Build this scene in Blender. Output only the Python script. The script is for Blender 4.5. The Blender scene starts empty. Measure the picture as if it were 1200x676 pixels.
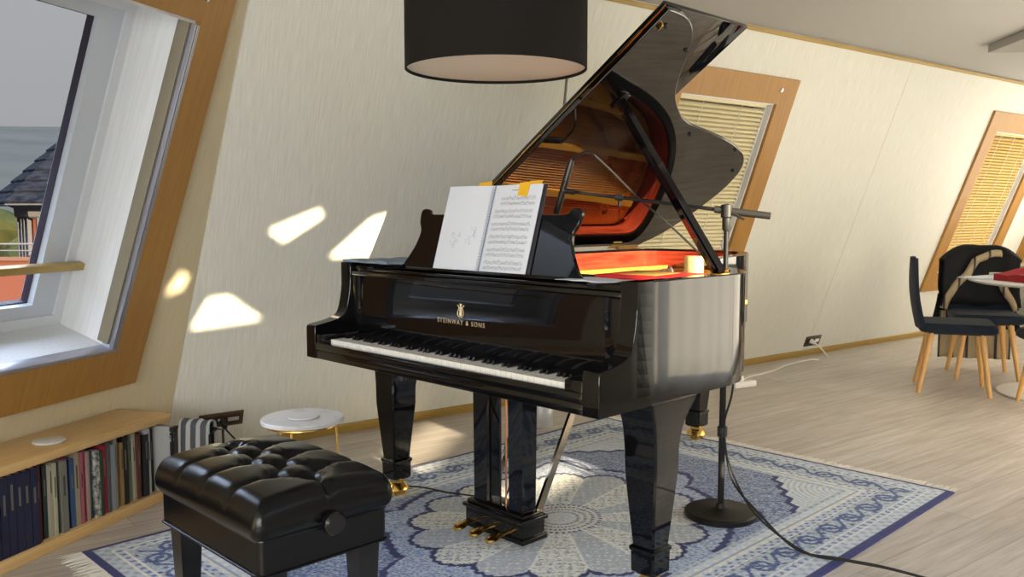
import bpy, bmesh, math, random
import numpy as np
from mathutils import Vector, Matrix
random.seed(7)
S = bpy.context.scene
COL = S.collection
R = math.radians

# ------------------------------------------------------------------ materials
def nm(mat): return mat.node_tree.nodes, mat.node_tree.links
def M(name, col, rough=.5, metal=0., ior=1.5, coat=0., bump=0., bscale=200., sheen=0., spec=.5):
    m = bpy.data.materials.new(name); m.use_nodes = True
    b = m.node_tree.nodes['Principled BSDF']
    b.inputs['Base Color'].default_value = (*col, 1)
    b.inputs['Roughness'].default_value = rough; b.inputs['Metallic'].default_value = metal
    b.inputs['IOR'].default_value = ior; b.inputs['Coat Weight'].default_value = coat
    b.inputs['Specular IOR Level'].default_value = spec
    b.inputs['Sheen Weight'].default_value = sheen
    if bump:
        N, L = nm(m)
        t = N.new('ShaderNodeTexCoord'); n = N.new('ShaderNodeTexNoise'); n.inputs['Scale'].default_value = bscale
        bp = N.new('ShaderNodeBump'); bp.inputs['Strength'].default_value = bump; bp.inputs['Distance'].default_value = .002
        L.new(t.outputs['Object'], n.inputs['Vector']); L.new(n.outputs[0], bp.inputs['Height']); L.new(bp.outputs[0], b.inputs['Normal'])
    return m
def streaked(name, c1, c2, scale=(60, 60, 2), rough=.5, detail=4, rot=(0, 0, 0), bump=0., lo=.35, hi=.65, ior=1.5):
    """two colours mixed by a stretched noise in object space: wood grain, wallpaper fibre"""
    m = M(name, c1, rough, ior=ior); N, L = nm(m); b = N['Principled BSDF']
    t = N.new('ShaderNodeTexCoord'); mp = N.new('ShaderNodeMapping'); mp.inputs['Scale'].default_value = scale; mp.inputs['Rotation'].default_value = rot
    n = N.new('ShaderNodeTexNoise'); n.inputs['Scale'].default_value = 1; n.inputs['Detail'].default_value = detail
    r = N.new('ShaderNodeValToRGB'); r.color_ramp.elements[0].position = lo; r.color_ramp.elements[1].position = hi
    r.color_ramp.elements[0].color = (*c1, 1); r.color_ramp.elements[1].color = (*c2, 1)
    L.new(t.outputs['Object'], mp.inputs[0]); L.new(mp.outputs[0], n.inputs['Vector']); L.new(n.outputs[0], r.inputs[0]); L.new(r.outputs[0], b.inputs['Base Color'])
    if bump:
        bp = N.new('ShaderNodeBump'); bp.inputs['Strength'].default_value = bump; bp.inputs['Distance'].default_value = .003
        L.new(n.outputs[0], bp.inputs['Height']); L.new(bp.outputs[0], b.inputs['Normal'])
    return m

LAC = M('black_lacquer', (.004, .004, .005), .035, ior=1.46)
LACL = M('polished_lacquer', (.004, .004, .005), .025, ior=1.95)
LACM = M('black_satin', (.006, .006, .007), .22, ior=1.5)
BRASS = M('brass', (.80, .50, .13), .22, 1.)
CHROME = M('chrome', (.75, .74, .72), .14, 1.)
GOLDP = M('gold_plate', (.86, .42, .06), .32, .3, bump=.1, bscale=60)
MAHOG = streaked('mahogany', (.22, .022, .012), (.34, .05, .022), (6, 6, 60), .12, ior=1.6)
SPRUCE = streaked('spruce', (.62, .33, .10), (.72, .42, .15), (120, 3, 3), .3)
FELTR = M('red_felt', (.50, .015, .02), .9, bump=.3, bscale=500)
FELTB = M('black_felt', (.01, .01, .01), .95)
STEEL = M('steel', (.55, .5, .42), .25, 1.)
IVORY = M('white_key', (.82, .81, .77), .18, ior=1.5)
EBONY = M('black_key', (.008, .008, .009), .2)
LEATHER = M('black_leather', (.003, .0035, .0045), .22, ior=1.42, bump=.15, bscale=380, spec=.4)
PAPER_SKYLIT = M('paper', (.70, .755, .86), .8)  # blue skylight put into the paper colour
INK = M('ink', (.10, .10, .13), .8)
NOTE = M('yellow_paper', (.85, .48, .02), .8)
BLUECOVER = M('blue_cover', (.12, .22, .42), .6)
GOLDINK = M('gold_lettering', (.85, .68, .42), .35, .6)
BLKMET = M('black_metal', (.007, .007, .008), .45, spec=.3)
BLKPL = M('black_plastic', (.015, .015, .016), .5)
RUBBER = M('rubber', (.012, .012, .012), .7)
CABLEW = M('white_cable', (.72, .70, .66), .5)
FRAME = streaked('frame_wood', (.33, .165, .036), (.38, .195, .045), (70, 4, 70), .45)
LIGHTWD = streaked('bookcase_wood', (.60, .38, .15), (.68, .46, .20), (4, 90, 90), .4)
BEECH = streaked('beech', (.62, .33, .10), (.70, .40, .14), (90, 90, 5), .4)
WHITEP = M('white_paint', (.70, .72, .74), .45)
REVEAL = streaked('reveal_white', (.72, .73, .73), (.78, .79, .79), (90, 3, 90), .55)
GREYMET = M('grey_aluminium', (.42, .42, .47), .35, .7)
SASH = M('sash_white', (.60, .64, .68), .4)
GASKET = M('gasket', (.03, .02, .04), .6)
GLASS = M('glass', (1, 1, 1), 0.)
_b = GLASS.node_tree.nodes['Principled BSDF']; _b.inputs['Transmission Weight'].default_value = 1.; _b.inputs['IOR'].default_value = 1.02
MARBLE = streaked('marble', (.78, .79, .82), (.50, .52, .57), (9, 9, 9), .25, detail=8, lo=.50, hi=.80)
SHADE = M('shade_fabric', (.011, .010, .0085), .9, bump=.3, bscale=700, spec=.2)
DIFF = M('shade_diffuser', (.80, .74, .64), .7)
NAVYUP = M('navy_upholstery', (.008, .015, .027), .8, sheen=.05, spec=.25, bump=.3, bscale=500)
JACKET = M('black_jacket', (.005, .005, .006), .75, spec=.25, bump=.3, bscale=200)
TERRA = M('exterior_pink', (.085, .030, .020), .9)
EXTW = M('exterior_white', (.075, .072, .072), .9)
DARKWIN = M('exterior_window', (.04, .045, .06), .4)
LEAFG = streaked('hillside_trees', (.012, .014, .006), (.032, .030, .010), (.35, .35, .35), .95)
HAZE = streaked('hazy_hill', (.022, .0225, .020), (.026, .0265, .024), (.02, .02, .05), 1.)
BEIGE = M('beige_lining', (.42, .33, .20), .9)
REDCL = M('red_cloth', (.30, .008, .018), .8)
WHITEPL = M('white_plastic', (.78, .77, .74), .4)
TRIMG = M('ochre_trim', (.36, .23, .05), .5)

def wallpaper(name, c1, c2):
    return streaked(name, c1, c2, (150, 7, 150), .62, 3, bump=.35, lo=.3, hi=.7)
WALLB = wallpaper('wallpaper_back', (.61, .605, .535), (.71, .705, .63))
WALLL = wallpaper('wallpaper_left_warmlit', (.60, .52, .34), (.68, .59, .40))  # yellower than the back wall: warm bounced light put into the colour
CEIL = M('ceiling_white', (.47, .465, .45), .9)
WALLP = M('wall_plain', (.62, .60, .54), .9)

def floor_mat():
    m = M('oak_floor', (.5, .4, .3), .38); N, L = nm(m); b = N['Principled BSDF']
    t = N.new('ShaderNodeTexCoord'); mp = N.new('ShaderNodeMapping'); mp.inputs['Rotation'].default_value = (0, 0, R(-37.4))
    br = N.new('ShaderNodeTexBrick'); br.inputs['Scale'].default_value = 1; br.inputs['Brick Width'].default_value = 1.3; br.inputs['Row Height'].default_value = .19
    br.inputs['Mortar Size'].default_value = .0022; br.inputs['Mortar Smooth'].default_value = .6
    br.inputs['Color1'].default_value = (.52, .47, .42, 1); br.inputs['Color2'].default_value = (.61, .56, .51, 1); br.inputs['Mortar'].default_value = (.33, .27, .22, 1)
    br.offset = .37
    m2 = N.new('ShaderNodeMapping'); m2.inputs['Scale'].default_value = (2.2, 34, 1)
    n = N.new('ShaderNodeTexNoise'); n.inputs['Scale'].default_value = 1; n.inputs['Detail'].default_value = 7; n.inputs['Roughness'].default_value = .65
    r = N.new('ShaderNodeValToRGB'); r.color_ramp.elements[0].position = .33; r.color_ramp.elements[1].position = .68
    r.color_ramp.elements[0].color = (.62, .60, .58, 1); r.color_ramp.elements[1].color = (1.12, 1.12, 1.13, 1)
    mx = N.new('ShaderNodeMixRGB'); mx.blend_type = 'MULTIPLY'; mx.inputs[0].default_value = .8
    L.new(t.outputs['Object'], mp.inputs[0]); L.new(mp.outputs[0], br.inputs['Vector']); L.new(mp.outputs[0], m2.inputs[0]); L.new(m2.outputs[0], n.inputs['Vector'])
    L.new(n.outputs[0], r.inputs[0]); L.new(br.outputs[0], mx.inputs[1]); L.new(r.outputs[0], mx.inputs[2]); L.new(mx.outputs[0], b.inputs['Base Color'])
    bp = N.new('ShaderNodeBump'); bp.inputs['Strength'].default_value = .12; bp.inputs['Distance'].default_value = .002
    L.new(n.outputs[0], bp.inputs['Height']); L.new(bp.outputs[0], b.inputs['Normal'])
    return m
def striped(name, c1, c2, scale, axis='X', rough=.85):
    m = M(name, c1, rough); N, L = nm(m); b = N['Principled BSDF']
    t = N.new('ShaderNodeTexCoord'); w = N.new('ShaderNodeTexWave'); w.wave_type = 'BANDS'; w.bands_direction = axis; w.inputs['Scale'].default_value = scale
    r = N.new('ShaderNodeValToRGB'); r.color_ramp.interpolation = 'CONSTANT'; r.color_ramp.elements[0].color = (*c1, 1); r.color_ramp.elements[1].color = (*c2, 1); r.color_ramp.elements[1].position = .6
    L.new(t.outputs['Object'], w.inputs['Vector']); L.new(w.outputs[0], r.inputs[0]); L.new(r.outputs[0], b.inputs['Base Color'])
    return m

# ------------------------------------------------------------------ mesh helpers
class B:
    """collects shapes in one bmesh"""
    def __init__(s): s.bm = bmesh.new()
    def box(s, x0, x1, y0, y1, z0, z1, bev=0., mat=None, seg=2):
        vs = [s.bm.verts.new((x, y, z)) for z in (z0, z1) for y in (y0, y1) for x in (x0, x1)]
        fs = [s.bm.faces.new([vs[i] for i in f]) for f in ((0, 2, 3, 1), (4, 5, 7, 6), (0, 1, 5, 4), (2, 6, 7, 3), (0, 4, 6, 2), (1, 3, 7, 5))]
        new = vs
        if bev:
            es = {e for f in fs for e in f.edges}
            r = bmesh.ops.bevel(s.bm, geom=list(es), offset=bev, segments=seg, affect='EDGES', profile=.5)
            new = list({v for f in r['faces'] for v in f.verts} | {v for v in vs if v.is_valid})
        if mat is not None: bmesh.ops.transform(s.bm, matrix=mat, verts=new)
        return s
    def prism(s, pts, f, h):
        """closed 2-D outline pts; f(p, t) -> 3-D for t in (0, 1)"""
        a = [s.bm.verts.new(f(p, 0)) for p in pts]; b = [s.bm.verts.new(f(p, h)) for p in pts]
        n = len(pts); s.bm.faces.new(a[::-1]); s.bm.faces.new(b)
        for i in range(n): s.bm.faces.new((a[i], a[(i + 1) % n], b[(i + 1) % n], b[i]))
        return s
    def loft(s, rings, closed=True, cap=True):
        vr = [[s.bm.verts.new(p) for p in r] for r in rings]
        n = len(vr[0])
        for a, b in zip(vr, vr[1:]):
            for i in range(n if closed else n - 1): s.bm.faces.new((a[i], a[(i + 1) % n], b[(i + 1) % n], b[i]))
        if cap and closed:
            s.bm.faces.new(vr[0][::-1]); s.bm.faces.new(vr[-1])
        return s
    def lathe(s, prof, c=(0, 0, 0), n=32, cap=True):
        return s.loft([[(c[0] + r * math.cos(2 * math.pi * i / n), c[1] + r * math.sin(2 * math.pi * i / n), c[2] + z) for i in range(n)] for r, z in prof], cap=cap)
    def tube(s, pts, r, n=8, smooth=0):
        pts = [Vector(p) for p in pts]
        if smooth:
            out = []
            for i in range(len(pts) - 1):
                p0, p1, p2, p3 = pts[max(i - 1, 0)], pts[i], pts[i + 1], pts[min(i + 2, len(pts) - 1)]
                for k in range(smooth):
                    t = k / smooth
                    out.append(.5 * ((2 * p1) + (p2 - p0) * t + (2 * p0 - 5 * p1 + 4 * p2 - p3) * t * t + (3 * p1 - p0 - 3 * p2 + p3) * t ** 3))
            pts = out + [pts[-1]]
        rs = r if isinstance(r, (list, tuple)) else [r] * len(pts)
        if len(rs) != len(pts): rs = [rs[0] + (rs[-1] - rs[0]) * i / (len(pts) - 1) for i in range(len(pts))]
        rings = []; up = Vector((.137, .291, .947))
        for i, p in enumerate(pts):
            d = (pts[min(i + 1, len(pts) - 1)] - pts[max(i - 1, 0)]).normalized()
            u = (up - d * up.dot(d)); u = u.normalized() if u.length > 1e-4 else d.orthogonal().normalized()
            up = u; v = d.cross(u)
            rings.append([p + (u * math.cos(2 * math.pi * k / n) + v * math.sin(2 * math.pi * k / n)) * rs[i] for k in range(n)])
        return s.loft(rings)
    def bar(s, p, q, w, h, up=(0, 0, 1)):
        """rectangular bar from p to q, w across, h along up"""
        p, q = Vector(p), Vector(q); d = (q - p).normalized(); u = Vector(up); u = (u - d * u.dot(d)).normalized(); v = d.cross(u)
        return s.loft([[c + v * (a * w / 2) + u * (b * h / 2) for a, b in ((-1, -1), (1, -1), (1, 1), (-1, 1))] for c in (p, q)])
    def poly(s, outer, holes, z0, z1):
        """plate in the local xy plane with holes, from z0 to z1"""
        bm = s.bm; edges = []
        for loop in [outer] + holes:
            vs = [bm.verts.new((x, y, z1)) for x, y in loop]
            edges += [bm.edges.new((vs[i], vs[(i + 1) % len(vs)])) for i in range(len(vs))]
        r = bmesh.ops.triangle_fill(bm, use_beauty=True, edges=edges)
        fs = [g for g in r['geom'] if isinstance(g, bmesh.types.BMFace)]
        e = bmesh.ops.extrude_face_region(bm, geom=fs)
        bmesh.ops.translate(bm, verts=[g for g in e['geom'] if isinstance(g, bmesh.types.BMVert)], vec=(0, 0, z0 - z1))
        return s
    def make(s, name, mat, parent=None, smooth=35, mw=None):
        bmesh.ops.recalc_face_normals(s.bm, faces=s.bm.faces)
        me = bpy.data.meshes.new(name); s.bm.to_mesh(me); s.bm.free()
        if smooth:
            me.shade_smooth(); me.set_sharp_from_angle(angle=R(smooth))
        me.materials.append(mat)
        o = bpy.data.objects.new(name, me); COL.objects.link(o)
        if parent is not None: o.parent = parent
        if mw is not None: o.matrix_world = mw
        return o
def tag(o, label=None, cat=None, group=None, kind=None):
    if label: o['label'] = label
    if cat: o['category'] = cat
    if group: o['group'] = group
    if kind: o['kind'] = kind
    return o
def empty(name, loc=(0, 0, 0), rz=0, mw=None):
    o = bpy.data.objects.new(name, None); COL.objects.link(o); o.empty_display_size = .05
    if mw is not None: o.matrix_world = mw
    else: o.location = loc; o.rotation_euler = (0, 0, rz)
    return o
def copy_tree(o, parent=None):
    c = o.copy(); COL.objects.link(c)
    if parent is not None: c.parent = parent
    for ch in [x for x in S.objects if x.parent == o]: copy_tree(ch, c)
    return c
def frame_matrix(o, ax, ay, az):
    m = Matrix.Identity(4)
    for i, v in enumerate((ax, ay, az)):
        for k in range(3): m[k][i] = v[k]
    for k in range(3): m[k][3] = o[k]
    return m
def text_mesh(name, body, size, mat, parent, matrix, align='CENTER', ext=.0006, space=1.):
    cu = bpy.data.curves.new(name, 'FONT'); cu.body = body; cu.size = size; cu.extrude = ext; cu.align_x = align; cu.space_character = space
    t = bpy.data.objects.new(name + '_tmp', cu); COL.objects.link(t)
    me = bpy.data.meshes.new_from_object(t.evaluated_get(bpy.context.evaluated_depsgraph_get()))
    bpy.data.objects.remove(t); bpy.data.curves.remove(cu)
    me.materials.clear(); me.materials.append(mat)
    o = bpy.data.objects.new(name, me); COL.objects.link(o); o.parent = parent; o.matrix_local = matrix
    return o
def spline(pts, n):
    out = []
    for i in range(len(pts) - 1):
        p0, p1, p2, p3 = [Vector(pts[j]) for j in (max(i - 1, 0), i, i + 1, min(i + 2, len(pts) - 1))]
        for k in range(n):
            t = k / n
            out.append(tuple(.5 * ((2 * p1) + (p2 - p0) * t + (2 * p0 - 5 * p1 + 4 * p2 - p3) * t * t + (3 * p1 - p0 - 3 * p2 + p3) * t ** 3)))
    return out + [tuple(pts[-1])]
def offset_path(pts, d):
    """shift an open path sideways (to its left for d > 0)"""
    out = []
    for i, p in enumerate(pts):
        a, b = pts[max(i - 1, 0)], pts[min(i + 1, len(pts) - 1)]
        t = Vector((b[0] - a[0], b[1] - a[1])).normalized()
        out.append((p[0] - t.y * d, p[1] + t.x * d))
    return out

# ------------------------------------------------------------------ frames of the room
ZC = 2.31
A0 = Vector((-1.099, 4.5, 0)); WD = Vector((.794, .608, 0)).normalized(); WN = Vector((WD.y, -WD.x, 0))
tb = R(20.5); WS = WN * math.sin(tb) + Vector((0, 0, math.cos(tb))); WNN = WN * math.cos(tb) - Vector((0, 0, math.sin(tb)))
MB_ = frame_matrix(A0, WD, WS, -(WD.cross(WS)) * -1)
L0 = Vector((-1.667, 4.066, 0)); BD = Vector((.299, .954, 0)).normalized(); BN = Vector((BD.y, -BD.x, 0))
tl = R(19.5); LS = BN * math.sin(tl) + Vector((0, 0, math.cos(tl))); LNN = BN * math.cos(tl) - Vector((0, 0, math.sin(tl)))
ML_ = frame_matrix(L0, BD, LS, BD.cross(LS))
# local z of both frames points INTO the room
SB, SL = ZC / math.cos(tb), ZC / math.cos(tl)

# ------------------------------------------------------------------ structure
FLOOR = floor_mat()
room = [(-3.9, -2.3), (7.2, -2.3), (7.2, 11.2), (6.2, 10.5), (-2.2, 4.1)]
B().prism([(-4.2, -2.6), (7.4, -2.6), (7.4, 11.4), (6.2, 11.0), (-2.4, 4.6)], lambda p, t: (p[0], p[1], -t), .12).make('floor', FLOOR, smooth=0)['kind'] = 'structure'
B().prism([(-4.2, -2.6), (1.14, -2.6), (6.75, 10.5), (6.2, 11.0), (-2.4, 4.6)], lambda p, t: (p[0], p[1], ZC + t), .12).make('ceiling', CEIL, smooth=0)['kind'] = 'structure'
def rect(x0, x1, y0, y1): return [(x0, y0), (x1, y0), (x1, y1), (x0, y1)]
W1 = (2.08, 2.99, .67, 2.02); W2 = (6.12, 7.03, .67, 2.02); W3 = (7.83, 8.70, .67, 2.02); WL = (-1.45, -.54, .67, 2.015)
B().poly([(-.715, 0), (10, 0), (10, SB), (-.715 + .0888 * SB, SB)], [rect(*W1), rect(*W2), rect(*W3)], -.34, 0).make('wall_back', WALLB, smooth=0, mw=MB_)['kind'] = 'structure'
B().poly([(-6.7, 0), (.0, 0), (-.125 * SL, SL), (-6.7, SL)], [rect(*WL)], -.30, 0).make('wall_left', WALLL, smooth=0, mw=ML_)['kind'] = 'structure'
B().box(-.66, 10, 0, .055, 0, .014, .003).make('baseboard_back', TRIMG, mw=MB_)['kind'] = 'structure'
B().box(-.50, 10, SB - .03, SB - .004, 0, .018, .003).make('trim_1', TRIMG, mw=MB_)['kind'] = 'structure'
# hairline joints between wallpaper lengths
for k, w in enumerate((4.45,)):
    B().box(w - .0012, w + .0012, .06, SB - .03, 0, .0006).make('trim_2', M('wall_joint', (.36, .34, .28), .8), mw=MB_)['kind'] = 'structure'
B().box(0, 3.5, 0, 3.5, ZC - .055, ZC, .004, Matrix.Translation((3.2, 5.98, 0)) @ Matrix.Rotation(R(-4), 4, 'Z') @ Matrix.Translation((0, -3.5, 0))).make('trim_3', M('soffit', (.36, .34, .31), .9), smooth=0)['kind'] = 'structure'

# right wall, nearer the camera, with openings added and shaped to cast the sun patches
RW0 = Vector((1.95, -.58, 0)); RD = Vector((.394, .919, 0)).normalized(); RN = Vector((-RD.y, RD.x, 0))
MR_ = frame_matrix(RW0, RD, Vector((0, 0, 1)), RD.cross(Vector((0, 0, 1))))   # local z points out of the room
LIGHT_HOLES = [[(-.02, 1.855), (.38, 1.835), (.17, 1.975), (.06, 1.98)], [(-.21, 2.01), (-.07, 2.03), (-.03, 2.09), (-.12, 2.105)], [(.34, 2.235), (.45, 2.165), (.66, 2.255), (.62, 2.298)],
        [(.70, 2.07), (1.55, 1.965), (1.60, 2.265), (1.30, 2.265), (.93, 2.22)], [(.80, 1.37), (2.80, 1.30), (2.80, 1.79), (.80, 1.91)], [(1.00, .825), (1.72, .795), (1.72, .855), (1.00, .875)],
        [(.66, .95), (1.57, 1.00), (1.57, 1.07), (.66, 1.04)], [(1.03, 1.25), (1.20, 1.26), (1.20, 1.31)], rect(3.75, 6.3, .12, 2.2), rect(7.3, 9.8, .6, 2.2)]
B().poly([(-1.9, 0), (11.6, 0), (11.6, ZC), (-1.9, ZC)], LIGHT_HOLES, 0, .04).make('wall_right', WALLP, smooth=0, mw=MR_)['kind'] = 'structure'
MREAR = frame_matrix(Vector((-4.2, -2.3, 0)), Vector((1, 0, 0)), Vector((0, 0, 1)), Vector((0, -1, 0)))
B().poly([(0, 0), (7.5, 0), (7.5, ZC), (0, ZC)], [rect(1.6, 4.4, .7, 2.1)], 0, .2).make('wall_rear', WALLP, smooth=0, mw=MREAR)['kind'] = 'structure'
def added_window(n, mw, w, frame=.05, mull=()):  # unseen windows added so the fill lights can shine in
    t = empty('window_%d' % n, mw=mw); t['kind'] = 'structure'
    x0, x1 = min(p[0] for p in w), max(p[0] for p in w); y0, y1 = min(p[1] for p in w), max(p[1] for p in w)
    b = B().poly(rect(x0, x1, y0, y1), [rect(x0 + frame, x1 - frame, y0 + frame, y1 - frame)], .08, .14)
    for m in mull: b.box(m - .025, m + .025, y0 + frame, y1 - frame, .085, .135)
    b.make('window_frame', WHITEP, t, smooth=0)
added_window(5, MR_, LIGHT_HOLES[8], mull=(4.6, 5.45)); added_window(7, MR_, LIGHT_HOLES[9], mull=(8.55,)); added_window(6, MREAR, rect(1.6, 4.4, .7, 2.1), mull=(3.0,))

def curtain(x0, x1, label):  # unseen curtains added to stop direct sun and soften the light
    z1 = 2.26
    t = empty('added_sheer', mw=MR_); tag(t, label, 'curtain')
    b = B(); n = 260; top, bot = [], []
    for i in range(n + 1):
        x = x0 + (x1 - x0) * i / n; z = -.05 + .004 * math.sin(i * .62) + .004 * math.sin(i * .23)
        top.append((x, z1, z)); bot.append((x, .015, z * 1.15))
    b.loft([top, bot], closed=False)
    m = M('sheer_voile', (.82, .80, .74), .9); N, L = nm(m); tr = N.new('ShaderNodeBsdfTranslucent'); tr.inputs[0].default_value = (.82, .80, .74, 1)
    mx = N.new('ShaderNodeMixShader'); mx.inputs[0].default_value = .55; out = N['Material Output']
    L.new(N['Principled BSDF'].outputs[0], mx.inputs[1]); L.new(tr.outputs[0], mx.inputs[2]); L.new(mx.outputs[0], out.inputs[0])
    b.make('voile', m, t, smooth=80)
    B().tube([(x0 - .05, z1 + .01, -.05), (x1 + .05, z1 + .01, -.05)], .012, 12).make('curtain_rod', BLKMET, t)
curtain(3.62, 6.42, 'added out-of-view sheer curtain that diffuses light at the tall right-wall window')
curtain(7.15, 9.95, 'added out-of-view sheer curtain that stops the sun at the far right-wall window')

# roof windows in the sloping walls
def roof_window(n, mw, w, depth, fw=.17):
    t = empty('window_%d' % n, mw=mw); t['kind'] = 'structure'
    x0, x1, y0, y1 = w
    fr = B().poly(rect(x0 - fw, x1 + fw, y0 - fw, y1 + fw), [rect(x0, x1, y0, y1)], 0, .022).make('window_frame', FRAME, t, smooth=0)
    hole = B().lathe([(.012, .0), (.016, .003), (.010, .0035), (.009, .001)], n=20).make('catch_plate', CHROME, fr)
    hole.matrix_local = Matrix.Translation((x1 + .0, y1 + .095, .0225))
    th = .012
    b = B()
    b.box(x0, x0 + th, y0, y1, -depth, .0); b.box(x1 - th, x1, y0, y1, -depth, .0)
    b.box(x0 + th, x1 - th, y0, y0 + th, -depth, .0); b.box(x0 + th, x1 - th, y1 - th, y1, -depth, .0)
    b.make('reveal', REVEAL, t, smooth=0)
    return t, fr
wl, _ = roof_window(1, ML_, WL, .29)
x0, x1, y0, y1 = WL
B().poly(rect(x0 + .012, x1 - .012, y0 + .012, y1 - .012), [rect(x0 + .055, x1 - .055, y0 + .055, y1 - .05)], -.295, -.262).make('window_lining', WHITEP, wl, smooth=0)
sash = B().poly(rect(x0 + .04, x1 - .05, y0 + .04, y1 - .035), [rect(x0 + .145, x1 - .165, y0 + .105, y1 - .1)], -.335, -.272).make('sash', SASH, wl, smooth=0)
B().poly(rect(x0 + .138, x1 - .158, y0 + .098, y1 - .093), [rect(x0 + .149, x1 - .169, y0 + .109, y1 - .104)], -.330, -.300).make('gasket', GASKET, sash, smooth=0)
B().box(x0 + .14, x1 - .160, y0 + .10, y1 - .095, -.320, -.316).make('pane', GLASS, sash, smooth=0)
# blind guide rails and sill lip at the room side of the reveal
g = B(); 
for a, b_ in ((x1 - .026, x1 - .020), (x1 - .014, x1 - .008), (x1 - .004, x1)): g.box(a, b_, y0, y1 - .012, -.03, .024, .001)
g.box(x1 - .028, x1 - .001, y0, y1 - .012, -.03, .010)
for a, b_ in ((x0, x0 + .004), (x0 + .010, x0 + .028)): g.box(a, b_, y0, y1 - .012, -.03, .022, .001)
g.box(x0, x1, y0, y0 + .016, -.03, .024, .001)
g.make('guide_rail', GREYMET, wl)
B().box(x1 - .038, x1 - .030, y0 + .03, y1 - .012, -.05, .004, .003).make('rail_seal', M('seal_brown', (.22, .19, .13), .6), wl)
B().box(x0 + .012, x1 - .012, .935, .965, -.245, -.21, .004).make('guard_bar', BRASS if False else M('guard_bar_wood', (.46, .32, .10), .35, .4), wl)

def blind(mw, w, depth, label, cord, BLIND):
    x0, x1, y0, y1 = w
    t = empty('venetian_blind', mw=mw); tag(t, label, 'blind', 'slatted window blinds')
    n = 46; b = B(); pit = (y1 - y0 - .07) / n
    c = R(38)
    for i in range(n):
        y = y0 + .03 + pit * i
        dy, dz = math.sin(c) * .0165, math.cos(c) * .0165
        b.loft([[(x, y - dy, -depth + dz), (x, y + dy * .2, -depth + .003), (x, y + dy, -depth - dz), (x, y + dy + .001, -depth - dz + .001), (x, y + dy * .2 + .001, -depth + .0045), (x, y - dy + .001, -depth + dz + .001)] for x in (x0 + .018, x1 - .030)])
    b.make('slat', BLIND, t, smooth=0)
    B().box(x0 + .016, x1 - .038, y1 - .04, y1 - .013, -depth - .02, -depth + .02, .003).make('head_rail', BLIND, t)
    B().box(x0 + .02, x1 - .042, y0 + .014, y0 + .028, -depth - .016, -depth + .016, .003).make('bottom_rail', BLIND, t)
    b = B()
    for cx in cord: b.tube([(cx, y0 + .02, -depth + .016), (cx, y1 - .03, -depth + .016)], .002, 6)
    b.make('ladder_cord', BLINDC, t)
    B().box(x1 - .026, x1 - .014, y0 + .012, y1 - .012, -depth - .02, -depth + .012, .002).make('side_rail', BLINDC, t)
    return t
BLIND = M('blind_cream', (.74, .66, .42), .5); BLIND_LIT = M('blind_backlit', (.62, .42, .13), .5); BLINDC = M('blind_cord', (.78, .76, .68), .5)  # honey tone: light from behind the slats put into the colour
roof_window(2, MB_, W1, .14); roof_window(3, MB_, W2, .14); roof_window(4, MB_, W3, .14)
blind(MB_, W1, .045, 'cream slatted blind drawn down in the window behind the piano lid', (2.35, 2.72), BLIND)
blind(MB_, W2, .045, 'slatted blind, coloured honey-yellow as if lit from behind, in the window behind the jacket on the chair', (6.35, 6.62, 6.86), BLIND_LIT)
blind(MB_, W3, .045, 'slatted blind in the farthest window, at the right edge of the photo', (8.1, 8.4), BLIND_LIT)
for n, w in ((2, W1), (3, W2), (4, W3)):
    B().box(w[0], w[1], w[2], w[3], -.15, -.145).make('pane', M('closed_shutter', (.30, .27, .20), .9), [o for o in S.objects if o.name == 'window_%d' % n][0], smooth=0)

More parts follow.
